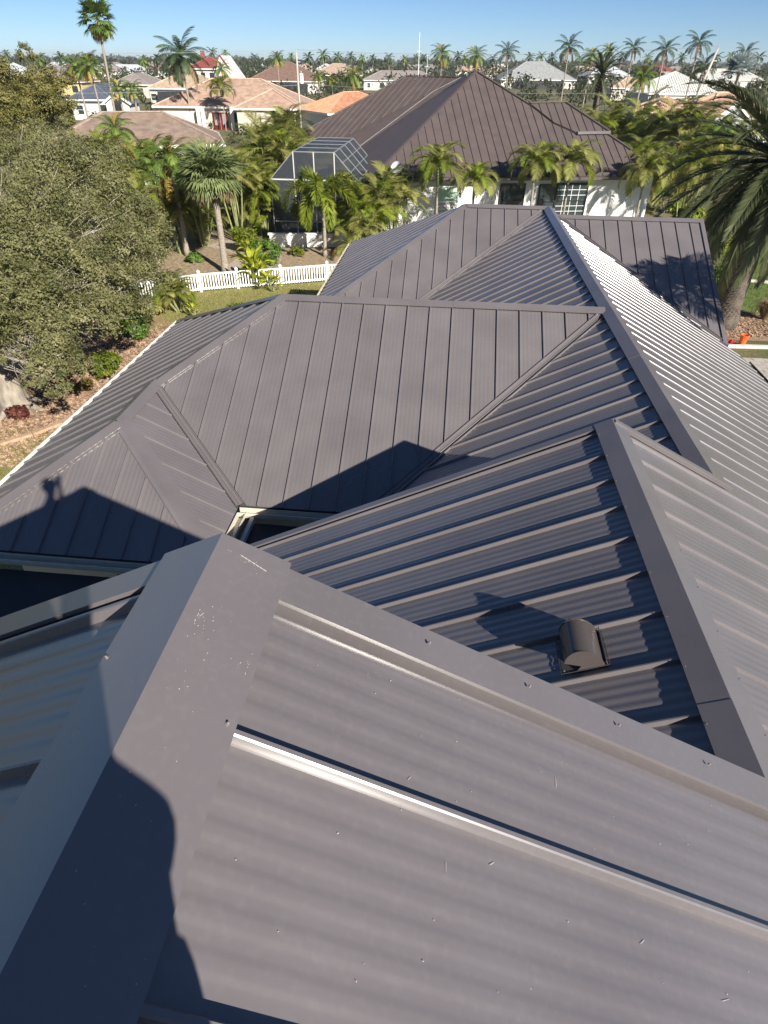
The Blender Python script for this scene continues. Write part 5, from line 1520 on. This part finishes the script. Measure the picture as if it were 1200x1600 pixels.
def pool_cage():
    y0, y1 = 39.3, 47.2
    t = empty('pool_enclosure', (-8.1, 42, 0), 'mansard framed screen pool enclosure beside the dark roofed neighbour house', 'pool enclosure')
    XL_, XR_ = -10.8, -5.5; xl, xr = -9.33, -6.9; ze, zt = 3.28, 4.72
    sec = [(XL_, 0), (XL_, ze), (xl, zt), (xr, zt), (XR_, ze), (XR_, 0)]
    ys = [y0, y0 + 2.0, y0 + 3.95, y0 + 5.9, y1]
    def V3(q, y): return Vector((q[0], y, q[1]))
    for y in ys:
        for i in range(5):
            mb = MB(); mb.bar(V3(sec[i], y), V3(sec[i + 1], y), .05, .05, (0, 1, 0)); mb.build('frame', CAGEM, t)
    for i in range(1, 5):
        mb = MB(); mb.bar(V3(sec[i], y0), V3(sec[i], y1), .05, .05); mb.build('rail', CAGEM, t)
    for x in (xl, (xl + xr) / 2, xr):
        mb = MB(); mb.box((x, y0, (zt if x != (xl + xr) / 2 else zt) / 2), (.06, .06, zt)); mb.build('post', FRAMEG, t)
    mb = MB(); mb.box(((XL_ + XR_) / 2, y0, ze), (XR_ - XL_, .065, .075)); mb.build('rail', FRAMEG, t)
    mb = MB(); mb.box(((XL_ + XR_) / 2, y0, 1.0), (XR_ - XL_, .045, .05)); mb.build('rail', FRAMEG, t)
    for k in (.35, .68):
        for (a, b) in ((1, 2), (3, 4)):
            q = (sec[a][0] + (sec[b][0] - sec[a][0]) * k, sec[a][1] + (sec[b][1] - sec[a][1]) * k)
            mb = MB(); mb.bar(V3(q, y0), V3(q, y1), .035, .035); mb.build('purlin', CAGEM, t)
    for i in range(5):
        for j in range(4):
            a, b = sec[i], sec[i + 1]; ya, yb = ys[j] + .03, ys[j + 1] - .03
            q = [V3(a, ya), V3(b, ya), V3(b, yb), V3(a, yb)]; c = sum(q, Vector()) / 4; q = [c + (v - c) * .985 for v in q]
            mb = MB(); mb.add(q, [(0, 1, 2, 3)]); mb.build('screen_panel', SCREEN2, t)
    for x0, x1 in ((XL_, xl), (xl, (xl + xr) / 2), ((xl + xr) / 2, xr), (xr, XR_)):
        for z0, z1 in ((.05, .98), (1.03, ze - .04)):
            mb = MB(); mb.add([(x0 + .04, y0, z0), (x1 - .04, y0, z0), (x1 - .04, y0, z1), (x0 + .04, y0, z1)], [(0, 1, 2, 3)]); mb.build('screen_panel', SCREEN2, t)
    for q in ([(xl + .03, ze + .05), (xr - .03, ze + .05), (xr - .03, zt - .04), (xl + .03, zt - .04)], [(XL_ + .12, ze + .05), (xl - .04, ze + .05), (xl - .04, zt - .1)], [(xr + .04, ze + .05), (XR_ - .12, ze + .05), (xr + .04, zt - .1)]):
        mb = MB(); mb.add([(x, y0, z) for x, z in q], [tuple(range(len(q)))]); mb.build('screen_panel', SCREEN2, t)
    sheet('pool_deck', [(-11.2, 38.9), (-4.8, 38.9), (-4.8, 48), (-11.2, 48)], .03, mat('pool_deck_concrete', (.45, .42, .38), .9, .15, 3))
pool_cage()

# ------------------------------------------------------------------ houses of the neighbourhood
ROOFC = dict(browntile=(.255, .19, .15), pinkshingle=(.43, .30, .225), tan=(.45, .345, .24), tanpink=(.42, .31, .24), brown=(.20, .125, .095), blue=(.085, .105, .14), orange=(.50, .25, .145),
             greybrown=(.27, .235, .22), grey=(.30, .31, .31), darkgrey=(.20, .20, .21), red=(.26, .075, .065), whitetile=(.60, .60, .56), tantile=(.58, .38, .26), lightgrey=(.48, .50, .52))
WALLC = dict(white=(.62, .60, .56), beige=(.58, .52, .43), yellow=(.62, .47, .22), greywall=(.46, .48, .50))
def roof_mat(k):
    c = ROOFC[k]; tile = k in ('whitetile', 'tantile', 'orange', 'browntile')
    return mat('roof_' + k, c, .85 if k != 'red' else .4, .2, 1.4, bump=.5, bscale=9 if tile else 30, detail=8)
def course_face(mb, E0, E1, R1, R0, n, lip=.05):
    """one roof slope laid in stepped courses: eave edge E0-E1, ridge edge R0-R1"""
    E0, E1, R0, R1 = map(Vector, (E0, E1, R0, R1))
    nn = (E1 - E0).cross(R0 - E0)
    if nn.length < 1e-6: nn = (E1 - E0).cross(R1 - E0)
    nn.normalize()
    if nn.z < 0: nn = -nn
    for i in range(n):
        a = i / n; b = (i + 1) / n
        p0 = E0.lerp(R0, a) + nn * lip; p1 = E1.lerp(R1, a) + nn * lip; q1 = E1.lerp(R1, b) + nn * .004; q0 = E0.lerp(R0, b) + nn * .004
        mb.add([p0, p1, q1, q0, E0.lerp(R0, a), E1.lerp(R1, a)], [(0, 1, 2, 3), (4, 5, 1, 0)])
def barrel_rows(mb, E0, E1, R1, R0, step, r=.07):
    E0, E1, R0, R1 = map(Vector, (E0, E1, R0, R1))
    W = (E1 - E0).length; ed = (E1 - E0) / W; up = R0 + (R1 - R0) * .5 - (E0 + E1) / 2; v = (up - ed * up.dot(ed)); S_ = v.length; v /= S_
    nn = ed.cross(v); nn = nn if nn.z > 0 else -nn
    x0 = (R0 - E0).dot(ed); x1 = (R1 - E0).dot(ed); x = step / 2
    while x < W:
        top = 1.0
        if x < x0: top = x / max(x0, 1e-3)
        elif x > x1: top = (W - x) / max(W - x1, 1e-3)
        if top > .03:
            a = E0 + ed * x; b = a + v * S_ * top
            vs = []
            for q in (a, b): vs += [q - ed * r, q - ed * r * .6 + nn * r * .8, q + nn * r * 1.05, q + ed * r * .6 + nn * r * .8, q + ed * r]
            mb.add(vs, [(i, i + 1, 6 + i, 5 + i) for i in range(4)] + [(4, 3, 2, 1, 0)])
        x += step
def build_house(h, i):
    a = Vector((*h['a'][:2], 0)); b = Vector((*h['b'][:2], 0)); w = (b - a).length; rz = math.atan2(b.y - a.y, b.x - a.x); dp = h['dp']; ze = h['ze']; sl = h['sl']
    t = empty('hip_roof_house', a, h['label'], 'house', None, rz)
    dist = a.length; rm = roof_mat(h['roof']); wm = mat('wall_' + h['wall'], WALLC[h['wall']], .85, .05, 2, bump=.2); TRIM = mat('trim_white', (.80, .78, .72), .6, .05, 3)
    def bld(mb, nm, m, par=t):   # vertices are in the house's own axes
        me = bpy.data.meshes.new(nm); me.from_pydata(mb.v, [], mb.f); me.update(); return link(nm, me, par, m)
    nc = lambda L: max(4, int(L / (.34 if dist < 130 else .55)))
    rt = MB(); capm = MB()
    def hip(x0, x1, y0, y1, sl, z, openback=False, gable=False):
        W = x1 - x0; D = y1 - y0
        if W >= D:
            r = D / 2; zr = z + r * sl; A, B = (x0 + r, y0 + r, zr), (x1 - r, y0 + r, zr)
        else:
            r = W / 2; zr = z + r * sl; A, B = (x0 + r, y0 + r, zr), (x0 + r, y1 - r, zr)
        c = [(x0, y0, z), (x1, y0, z), (x1, y1, z), (x0, y1, z)]
        n = nc(math.hypot(r, r * sl))
        if W >= D: F = [(c[0], c[1], B, A), (c[1], c[2], B, B), (c[2], c[3], A, B), (c[3], c[0], A, A)]; caps = [(c[0], A), (c[3], A), (c[1], B), (c[2], B), (A, B)]
        else: F = [(c[0], c[1], A, A), (c[1], c[2], B, A), (c[2], c[3], B, B), (c[3], c[0], A, B)]; caps = [(c[0], A), (c[1], A), (c[2], B), (c[3], B), (A, B)]
        for f in F:
            course_face(rt, *f, n)
            if h['roof'] in ('whitetile', 'tantile', 'orange') : barrel_rows(rt, *f, .34 if dist < 140 else .6, .09 if dist < 140 else .15)
        for p0, p1 in caps: capm.bar(Vector(p0) + Vector((0, 0, .06)), Vector(p1) + Vector((0, 0, .06)), .26, .10)
        rt.add([(x0, y0, z), (x1, y0, z), (x1, y1, z), (x0, y1, z)], [(3, 2, 1, 0)])
        return A, B
    hip(0, w, 0, dp, sl, ze)
    fas = MB()
    def fascia(x0, x1, y0, y1, z):
        for p0, p1 in (((x0, y0), (x1, y0)), ((x1, y0), (x1, y1)), ((x1, y1), (x0, y1)), ((x0, y1), (x0, y0))): fas.bar(Vector((*p0, z - .06)), Vector((*p1, z - .06)), .08, .24)
    fascia(0, w, 0, dp, ze)
    o = .55; wb = MB(); wb.box((w / 2, dp / 2, (ze - .1) / 2), (w - 2 * o, dp - 2 * o, ze - .1)); bld(wb, 'wall', wm)
    if h['wing']:
        f0, f1, pr, ws = h['wing'][:4]; x0, x1 = f0 * w, f1 * w; W = x1 - x0; zr = ze + W / 2 * ws; xm = (x0 + x1) / 2; back = (zr - ze) / sl
        if len(h['wing']) > 4:
            ya = -pr
            for f in (((x1, -pr, ze), (x1, 0, ze), (xm, back, zr), (xm, -pr, zr)), ((x0, 0, ze), (x0, -pr, ze), (xm, -pr, zr), (xm, back, zr))):
                course_face(rt, *f, nc(math.hypot(W / 2, zr - ze)))
                barrel_rows(rt, *f, .34, .09)
            gb = MB(); gb.add([(x0 + .4, -pr + .3, 0), (x1 - .4, -pr + .3, 0), (x1 - .4, -pr + .3, ze), (xm, -pr + .3, zr - .25), (x0 + .4, -pr + .3, ze), (x0 + .4, .6, 0), (x1 - .4, .6, 0), (x1 - .4, .6, ze), (xm, .6, zr - .25), (x0 + .4, .6, ze)],
                              [(0, 1, 2, 3, 4), (0, 5, 6, 1), (1, 6, 7, 2), (2, 7, 8, 3), (3, 8, 9, 4), (4, 9, 5, 0)]); bld(gb, 'gable_wall', wm)
            fas.bar((x0, -pr, ze - .05), (xm, -pr, zr - .05), .10, .26); fas.bar((xm, -pr, zr - .05), (x1, -pr, ze - .05), .10, .26)
        else:
            A = (xm, -pr + W / 2 * min(1, 1), zr); 
            for f in (((x0, -pr, ze), (x1, -pr, ze), A, A), ((x1, -pr, ze), (x1, 0, ze), (xm, back, zr), A), ((x0, 0, ze), (x0, -pr, ze), A, (xm, back, zr))):
                course_face(rt, *f, nc(math.hypot(W / 2, zr - ze)))
                if h['roof'] == 'whitetile': barrel_rows(rt, *f, .6, .15)
            for p0, p1 in (((x0, -pr, ze), A), ((x1, -pr, ze), A), (A, (xm, back, zr))): capm.bar(Vector(p0) + Vector((0, 0, .06)), Vector(p1) + Vector((0, 0, .06)), .26, .10)
            rt.add([(x0, -pr, ze), (x1, -pr, ze), (x1, 0, ze), (x0, 0, ze)], [(3, 2, 1, 0)])
            fascia(x0, x1, -pr, 0, ze)
            wb = MB(); wb.box((xm, -pr / 2 + .4, (ze - .1) / 2), (W - 1.1, pr, ze - .1)); bld(wb, 'wall', wm)
    ro = bld(rt, 'roof', rm); ro['kind'] = 'stuff'; 
    cc = tuple(min(.85, c * 1.25 + .03) for c in ROOFC[h['roof']])
    bld(capm, 'ridge_tiles', mat('ridge_' + h['roof'], cc, .85, .15, 3), ro)
    bld(fas, 'fascia', TRIM)
    # openings on the front wall
    def opening(x, z0, z1, ww, kind='window', y=.55, m=None, glass=GLASS):
        mb = MB(); f = .09
        for (cx, cz, sx, sz) in ((x - ww / 2, (z0 + z1) / 2, f, z1 - z0), (x + ww / 2, (z0 + z1) / 2, f, z1 - z0), (x, z1, ww + f, f), (x, z0, ww + f, f), (x, (z0 + z1) / 2, ww, .05)): mb.box((cx, y - .04, cz), (sx, .1, sz))
        wn_ = bld(mb, kind, m or TRIM)
        mb = MB(); mb.box((x, y - .012, (z0 + z1) / 2), (ww - .05, .02, z1 - z0 - .05)); bld(mb, 'pane', glass, wn_)
        return wn_
    red = 'red double doors' in h['label']
    if red:
        mb = MB(); RD = mat('dark_red_door_paint', (.13, .012, .016), .35, .08, 4)
        for k in (-1, 1):
            d = MB(); d.box((w * .43 + k * .62, .50, 1.15), (1.15, .08, 2.3)); do = bld(d, 'door', RD)
            d = MB(); d.box((w * .43 + k * .62, .452, 1.35), (.55, .02, 1.5)); bld(d, 'glass_panel', mat('etched_door_glass', (.30, .28, .27), .25), do)
            d = MB(); d.box((w * .43 + k * .12, .44, 1.05), (.05, .05, .2)); bld(d, 'handle', SCREWM, do)
        for x in (.17, .30, .52):
            d = MB(); d.box((w * x * 1.0 if x != .17 else w * .33, -.35, 1.42), (.5, .5, 2.84)); bld(d, 'column', TRIM)
        opening(w * .17, .8, 2.2, 2.2, glass=mat('aqua_blind', (.50, .60, .56), .5))
        for k in (-1, 1):
            d = MB(); d.box((w * .17 + k * 1.65, .50, 1.5), (.85, .06, 1.6)); bld(d, 'shutter', TRIM)
        opening(w * .545, .8, 2.2, .9, m=BLACKF)
        d = MB(); d.box((w * .72, -3.22 + .55 + .28, 1.2), (4.2, .08, 2.3)); gd = bld(d, 'garage_door', TRIM)
        for k in range(4):
            d = MB(); d.box((w * .72, -3.22 + .55 + .235, .35 + k * .56), (4.1, .03, .50)); bld(d, 'door_panel', TRIM, gd)
        d = MB(); d.box((w - .5, dp * .45, 1.0), (.12, 1.3, 1.2)); bld(d, 'window', BLACKF)
    elif h['win'] == 3:   # two storeys
        for z in (.8, 4.3):
            for k in range(4): opening(w * (.16 + .23 * k), z, z + 1.4, 1.1, m=BLACKF)
        mb = MB(); mb.add([(w * .72, -2.6, 4.2), (w + 4.4, -2.6, 3.0), (w + 4.4, dp, 3.0), (w * .72, dp, 4.2), (w * .95, -2.6, 9.6), (w * .95, dp, 9.6)], [(0, 1, 4), (3, 5, 2), (0, 4, 5, 3), (1, 2, 5, 4)]); bld(mb, 'tall_gable', wm)
        mb = MB(); mb.bar((w * .95, -2.7, 9.75), (w * .95 + 2.2, -2.7, 6.9), .3, .25); mb.bar((w * .95, -2.7, 9.75), (w * .85, -2.7, 8.2), .3, .25); bld(mb, 'gable_trim', rm)
        mb = MB(); mb.box((w * .33, dp / 2, ze + 3.2), (1, 1, 1.6)); bld(mb, 'chimney', rm)
    elif h['lanai']:
        lw = w * .62; lx = w * .52
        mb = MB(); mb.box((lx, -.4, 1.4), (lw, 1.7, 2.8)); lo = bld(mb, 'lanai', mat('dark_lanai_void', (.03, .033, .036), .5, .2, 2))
        n = max(3, int(lw / 2.2))
        for k in range(n + 1):
            mb = MB(); mb.box((lx - lw / 2 + lw * k / n, -1.27, 1.4), (.09, .06, 2.8)); bld(mb, 'lanai_post', FRAMED, lo)
        for z in (.06, 1.0, 2.76):
            mb = MB(); mb.box((lx, -1.275, z), (lw, .05, .08)); bld(mb, 'lanai_rail', FRAMED, lo)
        opening(w * .1, .8, 2.2, 1.4)
    else:
        n = max(2, int(w / 4.5))
        for k in range(n): opening(w * (k + .5) / n, .8, 2.2, 1.5 if k % 2 else 1.1, m=BLACKF if k % 2 else TRIM)
    if 'blue grey roof' in h['label']:
        gx = w + 1.4
        mb = MB(); mb.add([(gx - 2, -2, 0), (gx + 2, -2, 0), (gx + 2, -2, 2.7), (gx, -2, 4.0), (gx - 2, -2, 2.7), (gx - 2, 3, 0), (gx + 2, 3, 0), (gx + 2, 3, 2.7), (gx, 3, 4.0), (gx - 2, 3, 2.7)], [(0, 1, 2, 3, 4), (0, 5, 6, 1), (1, 6, 7, 2), (5, 0, 4, 9)]); pg = bld(mb, 'porch', wm)
        mb = MB()
        for sx in (-1, 1): mb.bar((gx, -2.3, 4.1), (gx + sx * 2.5, -2.3, 2.5), .3, .28)
        bld(mb, 'gable_trim', TRIM, pg)
        mb = MB()
        for sx in (-1, 1): mb.add([(gx, -2.3, 4.12), (gx + sx * 2.5, -2.3, 2.52), (gx + sx * 2.5, 3.2, 2.52), (gx, 3.2, 4.12)], [(0, 1, 2, 3)])
        bld(mb, 'porch_roof', rm, pg)
        mb = MB(); mb.box((gx, -2.02, 1.3), (1.8, .06, 2.4)); mb.tube([(gx, -2.05, 2.4), (gx, -2.0, 2.4)], .9, 16); bld(mb, 'porch_arch', mat('dark_lanai_void', (.03, .033, .036), .5), pg)
for i, h in enumerate(DATA['houses']): build_house(h, i)
# many more roofs too far to tell apart
FHM = [roof_mat(k) for k in ('tan', 'greybrown', 'pinkshingle', 'grey', 'brown', 'lightgrey')]
FW = mat('wall_white', WALLC['white'], .85)
for P, w, d, rz, k in DATA['far_houses']:
    t = empty('distant_house', (P[0], P[1], 0), 'small distant hip roofed house among the trees near the horizon', 'house', 'distant houses near the horizon', rz)
    mb = MB(); r = min(w, d) / 2 * .98; x = w / 2; y = d / 2; zr = 3 + r * .45
    A, B = ((-x + r, 0, zr), (x - r, 0, zr)) if w >= d else ((0, -y + r, zr), (0, y - r, zr))
    if w >= d: F = [(0, 1, 5, 4), (1, 2, 5), (2, 3, 4, 5), (3, 0, 4)]
    else: F = [(0, 1, 4), (1, 2, 5, 4), (2, 3, 5), (3, 0, 4, 5)]
    mb.add([(-x, -y, 3), (x, -y, 3), (x, y, 3), (-x, y, 3), A, B], F + [(3, 2, 1, 0)])
    me = bpy.data.meshes.new('roof'); me.from_pydata(mb.v, [], mb.f); link('roof', me, t, FHM[k])
    mb = MB(); mb.box((0, 0, 1.45), (w - 1, d - 1, 2.9)); me = bpy.data.meshes.new('wall'); me.from_pydata(mb.v, [], mb.f); link('wall', me, t, FW)

# ------------------------------------------------------------------ far treeline: nobody could count it
def treeline():
    r = np.random.RandomState(12); V = []
    for dist, n, hh, sz in ((72, 5000, 1.6, .16), (95, 7000, 2.2, .2), (120, 8000, 2.6, .28), (140, 3500, 3.2, .35), (200, 12000, 4.5, .45), (290, 18000, 6.5, .65), (420, 18000, 8.5, .95), (650, 16000, 10.5, 1.5), (1100, 9000, 12, 3.0), (2200, 6000, 17, 6)):
        k = max(30, n // 60); ang = r.uniform(-.78, .72, k); cd = dist * r.uniform(.8, 1.25, k); ch = hh * r.uniform(.45, 1.0, k) ** 1.0; cw = dist * r.uniform(.006, .02, k)
        idx = r.randint(0, k, n)
        q = r.normal(size=(n, 3)); q /= np.linalg.norm(q, axis=1)[:, None]; q *= r.rand(n)[:, None] ** .4
        x = cd[idx] * np.tan(ang[idx]) + q[:, 0] * cw[idx]; y = cd[idx] + q[:, 1] * cw[idx]; z = ch[idx] * (.5 + .5 * q[:, 2])
        p_ = np.stack([x, y, z], 1)
        t_ = r.normal(size=(n, 3)); t_ /= np.linalg.norm(t_, axis=1)[:, None]; b_ = np.cross(t_, r.normal(size=(n, 3))); b_ /= np.linalg.norm(b_, axis=1)[:, None]
        L = sz * r.uniform(.5, 1.2, n)[:, None]
        V.append(np.stack([p_ - t_ * L, p_ + b_ * L * .6, p_ + t_ * L, p_ - b_ * L * .6], 1).reshape(-1, 3))
    V = np.concatenate(V)
    o = link('far_treeline', np_mesh('far_treeline', V, np.arange(len(V)).reshape(-1, 4), leaf('far_tree_leaf', (.03, .05, .02), (.07, .085, .035), (.14, .13, .06), .15, .03)))
    o['kind'] = 'stuff'; o['label'] = 'band of distant trees closing the view below the horizon'
treeline()

# ------------------------------------------------------------------ poles, wires, mast
(px, l0), (qx, l1) = DATA['poles']
def pole(top, lean, label, box):
    top = Vector(top); base = Vector((top.x - lean[0], top.y - lean[1], 0))
    t = empty('utility_pole', base, label, 'utility pole')
    mb = MB(); mb.tube([base, base.lerp(top, .5), top], [.16, .14, .11], 12); mb.build('pole', POLE, t, True)
    mb = MB(); mb.tube([top, top + Vector((0, 0, .35))], [.05, .04], 8); mb.build('insulator', mat('grey_porcelain', (.4, .42, .44), .3), t)
    mb = MB(); mb.box(base.lerp(top, .9) + Vector((.2, 0, 0)), (.5, .08, .08)); mb.build('bracket', FRAMEG, t)
    if box:
        c = base.lerp(top, .72) + Vector((.48, -.05, 0)); mb = MB(); mb.tube([c - Vector((0, 0, .55)), c - Vector((0, 0, .5)), c + Vector((0, 0, .5)), c + Vector((0, 0, .55))], [.22, .26, .26, .2], 14); tr = mb.build('transformer', WHITEP, t)
        mb = MB(); mb.tube([c + Vector((0, 0, .55)), c + Vector((0, 0, .85))], .04, 8); mb.build('bushing', FRAMEG, tr)
    return top
P1 = pole(px, (0, 0), l0, True)
P2 = pole(qx, (2.2, 0), l1, False)
WIRE = mat('grey_wire', (.35, .35, .34), .5)
def wire(a, b, sag, label):
    a = Vector(a); b = Vector(b); mb = MB()
    mb.tube([a.lerp(b, f) - Vector((0, 0, 4 * sag * f * (1 - f))) for f in [k / 20 for k in range(21)]], .016, 4)
    tag(mb.build('power_line', WIRE), label, 'power line')
wire(P1 + Vector((0, 0, .3)), (-75, 70, P1.z + .4), .7, 'thin top wire running left from the transformer pole')
wire(P1 + Vector((0, 0, -3.4)), (-75, 70, 5.8), .6, 'lower wire running left from the transformer pole past the tall palm')
wire(P1 + Vector((0, 0, .3)), P2 + Vector((0, 0, .2)), .6, 'top wire spanning between the two utility poles')
wire(P1 + Vector((0, 0, -3.2)), P2 + Vector((0, 0, -3.6)), .6, 'lower wire crossing above the dark neighbour roof')
def mast(P, h, label, r=.09):
    P = Vector(P); t = empty('boat_mast', (P.x, P.y, 0), label, 'mast')
    mb = MB(); mb.tube([(P.x, P.y, 0), P], [r, r * .6], 8); mb.build('pole', WHITEP, t)
    mb = MB(); mb.box((P.x, P.y, P.z * .7), (1.6, .06, .06)); mb.build('spreader', WHITEP, t)
mast(DATA['masts'][0], 0, 'tall white sailboat mast against the sky left of the dark roof peak', .13)
mast(DATA['masts'][1], 0, 'shorter white mast just right of the tall sailboat mast', .09)

# ------------------------------------------------------------------ the photographer, kneeling behind the camera
def person():
    t = empty('person', (.1, -.55, 7.95), 'person kneeling on the near roof ridge in grey shirt and shorts holding a phone', 'person')
    o0 = Vector(t.location)
    J = {}; E = []; Rd = {}
    def j(n, x, y, z, r, par=None):
        J[n] = len(J); Rd[n] = ((x, y, z), r)
        if par: E.append((J[par], J[n]))
    X = .04
    j('pelvis', X, -.52, 8.36, .15); j('belly', X + .06, -.50, 8.46, .185, 'pelvis'); j('chest', X + .05, -.45, 8.57, .17, 'belly'); j('neckb', X + .0, -.40, 8.78, .075, 'chest')
    HX = X + .03
    j('neck', HX, -.36, 8.92, .055, 'neckb'); j('skull', HX, -.32, 9.00, .085, 'neck'); j('head', HX, -.31, 9.08, .092, 'skull'); j('crown', HX, -.32, 9.14, .07, 'head')
    for s, sd in ((-1, 'L'), (1, 'R')):
        j('sh' + sd, X + .01 + s * .215, -.42, 8.62, .062, 'neckb')
        j('el' + sd, *((X - .19, -.27, 8.62) if s < 0 else (.05, -.29, 8.52)), .045, 'sh' + sd)
        j('wr' + sd, -.012 + s * .066, -.10, 8.86, .030, 'el' + sd)
        j('pa' + sd, .0 + s * .062, -.075, 8.915, .034, 'wr' + sd)
        j('hip' + sd, X + s * .10, -.50, 8.29, .115, 'pelvis')
        j('kn' + sd, *((X - .22, -.17, 8.06) if s < 0 else (.07, -.28, 8.38)), .075, 'hip' + sd)
        j('an' + sd, *((X - .18, -.62, 8.02) if s < 0 else (.13, -.45, 7.86)), .045, 'kn' + sd)
        j('to' + sd, *((X - .18, -.80, 7.98) if s < 0 else (.14, -.26, 7.80)), .035, 'an' + sd)
        for k in range(4):
            a = -.018 + k * .0125
            j(f'f{k}a' + sd, .0 + s * .050, -.066 + a * .3, 8.93 + a, .0095, 'pa' + sd)
            j(f'f{k}b' + sd, .0 + s * .040, -.040, 8.94 + a, .009, f'f{k}a' + sd)
        j('tha' + sd, .0 + s * .045, -.085, 8.935, .0105, 'pa' + sd)
        j('thb' + sd, .0 + s * .028, -.058, 8.965, .009, 'tha' + sd)
    me = bpy.data.meshes.new('body')
    me.from_pydata([tuple(Vector(Rd[n][0]) - o0) for n in J], E, [])
    o = link('body', me, t)
    md = o.modifiers.new('skin', 'SKIN'); md.use_smooth_shade = True
    sk = me.skin_vertices[0].data if me.skin_vertices else None
    if sk is None:
        bm = bmesh.new(); bm.from_mesh(me); bm.verts.layers.skin.verify(); bm.to_mesh(me); bm.free(); sk = me.skin_vertices[0].data
    for n, i in J.items():
        sk[i].radius = (Rd[n][1], Rd[n][1]); sk[i].use_root = (n == 'pelvis')
    s2 = o.modifiers.new('sub', 'SUBSURF'); s2.levels = 2; s2.render_levels = 2
    dg = bpy.context.evaluated_depsgraph_get(); ev = o.evaluated_get(dg); m2 = bpy.data.meshes.new_from_object(ev)
    o.modifiers.clear(); o.data = m2
    SKIN = mat('skin', (.50, .31, .22), .55, .06, 9); SH = mat('grey_work_shirt', (.22, .23, .25), .9, .12, 20); PT = mat('khaki_shorts', (.30, .25, .17), .9, .12, 20)
    SHOE = mat('dark_shoe', (.05, .05, .05), .7)
    m2.materials.clear()
    for m in (SKIN, SH, PT, SHOE): m2.materials.append(m)
    for pl_ in m2.polygons:
        c = pl_.center + o0
        dz = c.z
        if dz > 8.885 and abs(c.x - X - .03) < .14 and c.y < -.2: k = 0
        elif c.y > -.235 and dz > 8.52: k = 0
        elif dz > 8.42: k = 1
        elif c.y < -.66 and dz < 8.1: k = 3
        elif dz < 7.9: k = 3
        elif dz < 8.22 and c.x > .05 and c.y > -.52: k = 0
        else: k = 2
        pl_.material_index = k
        pl_.use_smooth = True
    # face, ears, hair
    h = Vector((X + .03, -.31, 9.07))
    for s in (-1, 1):
        mb = MB(); mb.tube([h + Vector((s * .034, .070, .005)), h + Vector((s * .034, .088, .005)), h + Vector((s * .034, .093, .005))], [.012, .011, .003], 10); mb.build('eye', mat('eye_white', (.7, .7, .68), .2), t, True)
        mb = MB(); mb.tube([h + Vector((s * .092, -.01, -.03)), h + Vector((s * .104, -.015, 0)), h + Vector((s * .098, -.01, .03))], [.012, .02, .010], 8); mb.build('ear', SKIN, t, True)
    mb = MB(); mb.tube([h + Vector((0, .082, .012)), h + Vector((0, .108, -.022)), h + Vector((0, .09, -.032))], [.009, .016, .010], 8); mb.build('nose', SKIN, t, True)
    mb = MB(); mb.tube([h + Vector((-.024, .080, -.056)), h + Vector((0, .088, -.058)), h + Vector((.024, .080, -.056))], [.004, .007, .004], 8); mb.build('mouth', mat('lips', (.42, .18, .15), .5), t, True)
    mb = MB(); vs = []; fs = []; n = 20; rings = 8
    for i in range(rings + 1):
        a = math.radians(2 + 92 * i / rings)
        for k in range(n):
            b = 2 * math.pi * k / n; rr_ = .104 * math.sin(a)
            vs.append(h + Vector((rr_ * math.cos(b), -.012 + rr_ * math.sin(b), .010 + .100 * math.cos(a) - (.05 if i == rings and math.sin(b) < 0 else 0))))
    for i in range(rings):
        for k in range(n): fs.append((i * n + k, i * n + (k + 1) % n, (i + 1) * n + (k + 1) % n, (i + 1) * n + k))
    mb.add(vs, fs); mb.build('hair', mat('short_dark_hair', (.035, .024, .018), .7, .3, 60), t, True)
    # phone in the hands; its lens is where the camera stands
    f = empty('phone', (0, 0, 9.0), 'black phone held up in both hands of the kneeling person', 'phone')
    f.matrix_world = Matrix(((R2.x, U2.x, -Fv.x, 0), (R2.y, U2.y, -Fv.y, 0), (R2.z, U2.z, -Fv.z, CAM_H), (0, 0, 0, 1)))
    def pb(c, s, nm, m):
        mb = MB(); mb.box(c, s); me = bpy.data.meshes.new(nm); me.from_pydata(mb.v, [], mb.f); ob = link(nm, me, f, m)
        bv = ob.modifiers.new('bevel', 'BEVEL'); bv.width = min(s) * .3; bv.segments = 2; return ob
    pb((.018, -.055, .014), (.074, .150, .008), 'case', BLACKF)
    pb((.018, -.055, .0185), (.068, .142, .001), 'display', GLASS)
    pb((.008, -.002, .008), (.034, .036, .004), 'camera_plate', BLACKF)
person()

# ------------------------------------------------------------------ thin sea air that pales the far rooftops
mb = MB(); mb.box((0, 1750, 12), (7000, 4500, 26)); hz = mb.build('haze', None); hz['kind'] = 'stuff'; hz['label'] = 'thin pale haze in the air'
hm = bpy.data.materials.new('haze_air'); hm.use_nodes = True; hn = hm.node_tree; hn.nodes.clear()
ho = hn.nodes.new('ShaderNodeOutputMaterial'); hv = hn.nodes.new('ShaderNodeVolumePrincipled')
hv.inputs['Color'].default_value = (.86, .91, .96, 1); hv.inputs['Density'].default_value = .00016; hv.inputs['Anisotropy'].default_value = .1
hn.links.new(hv.outputs[0], ho.inputs['Volume']); hz.data.materials.append(hm)
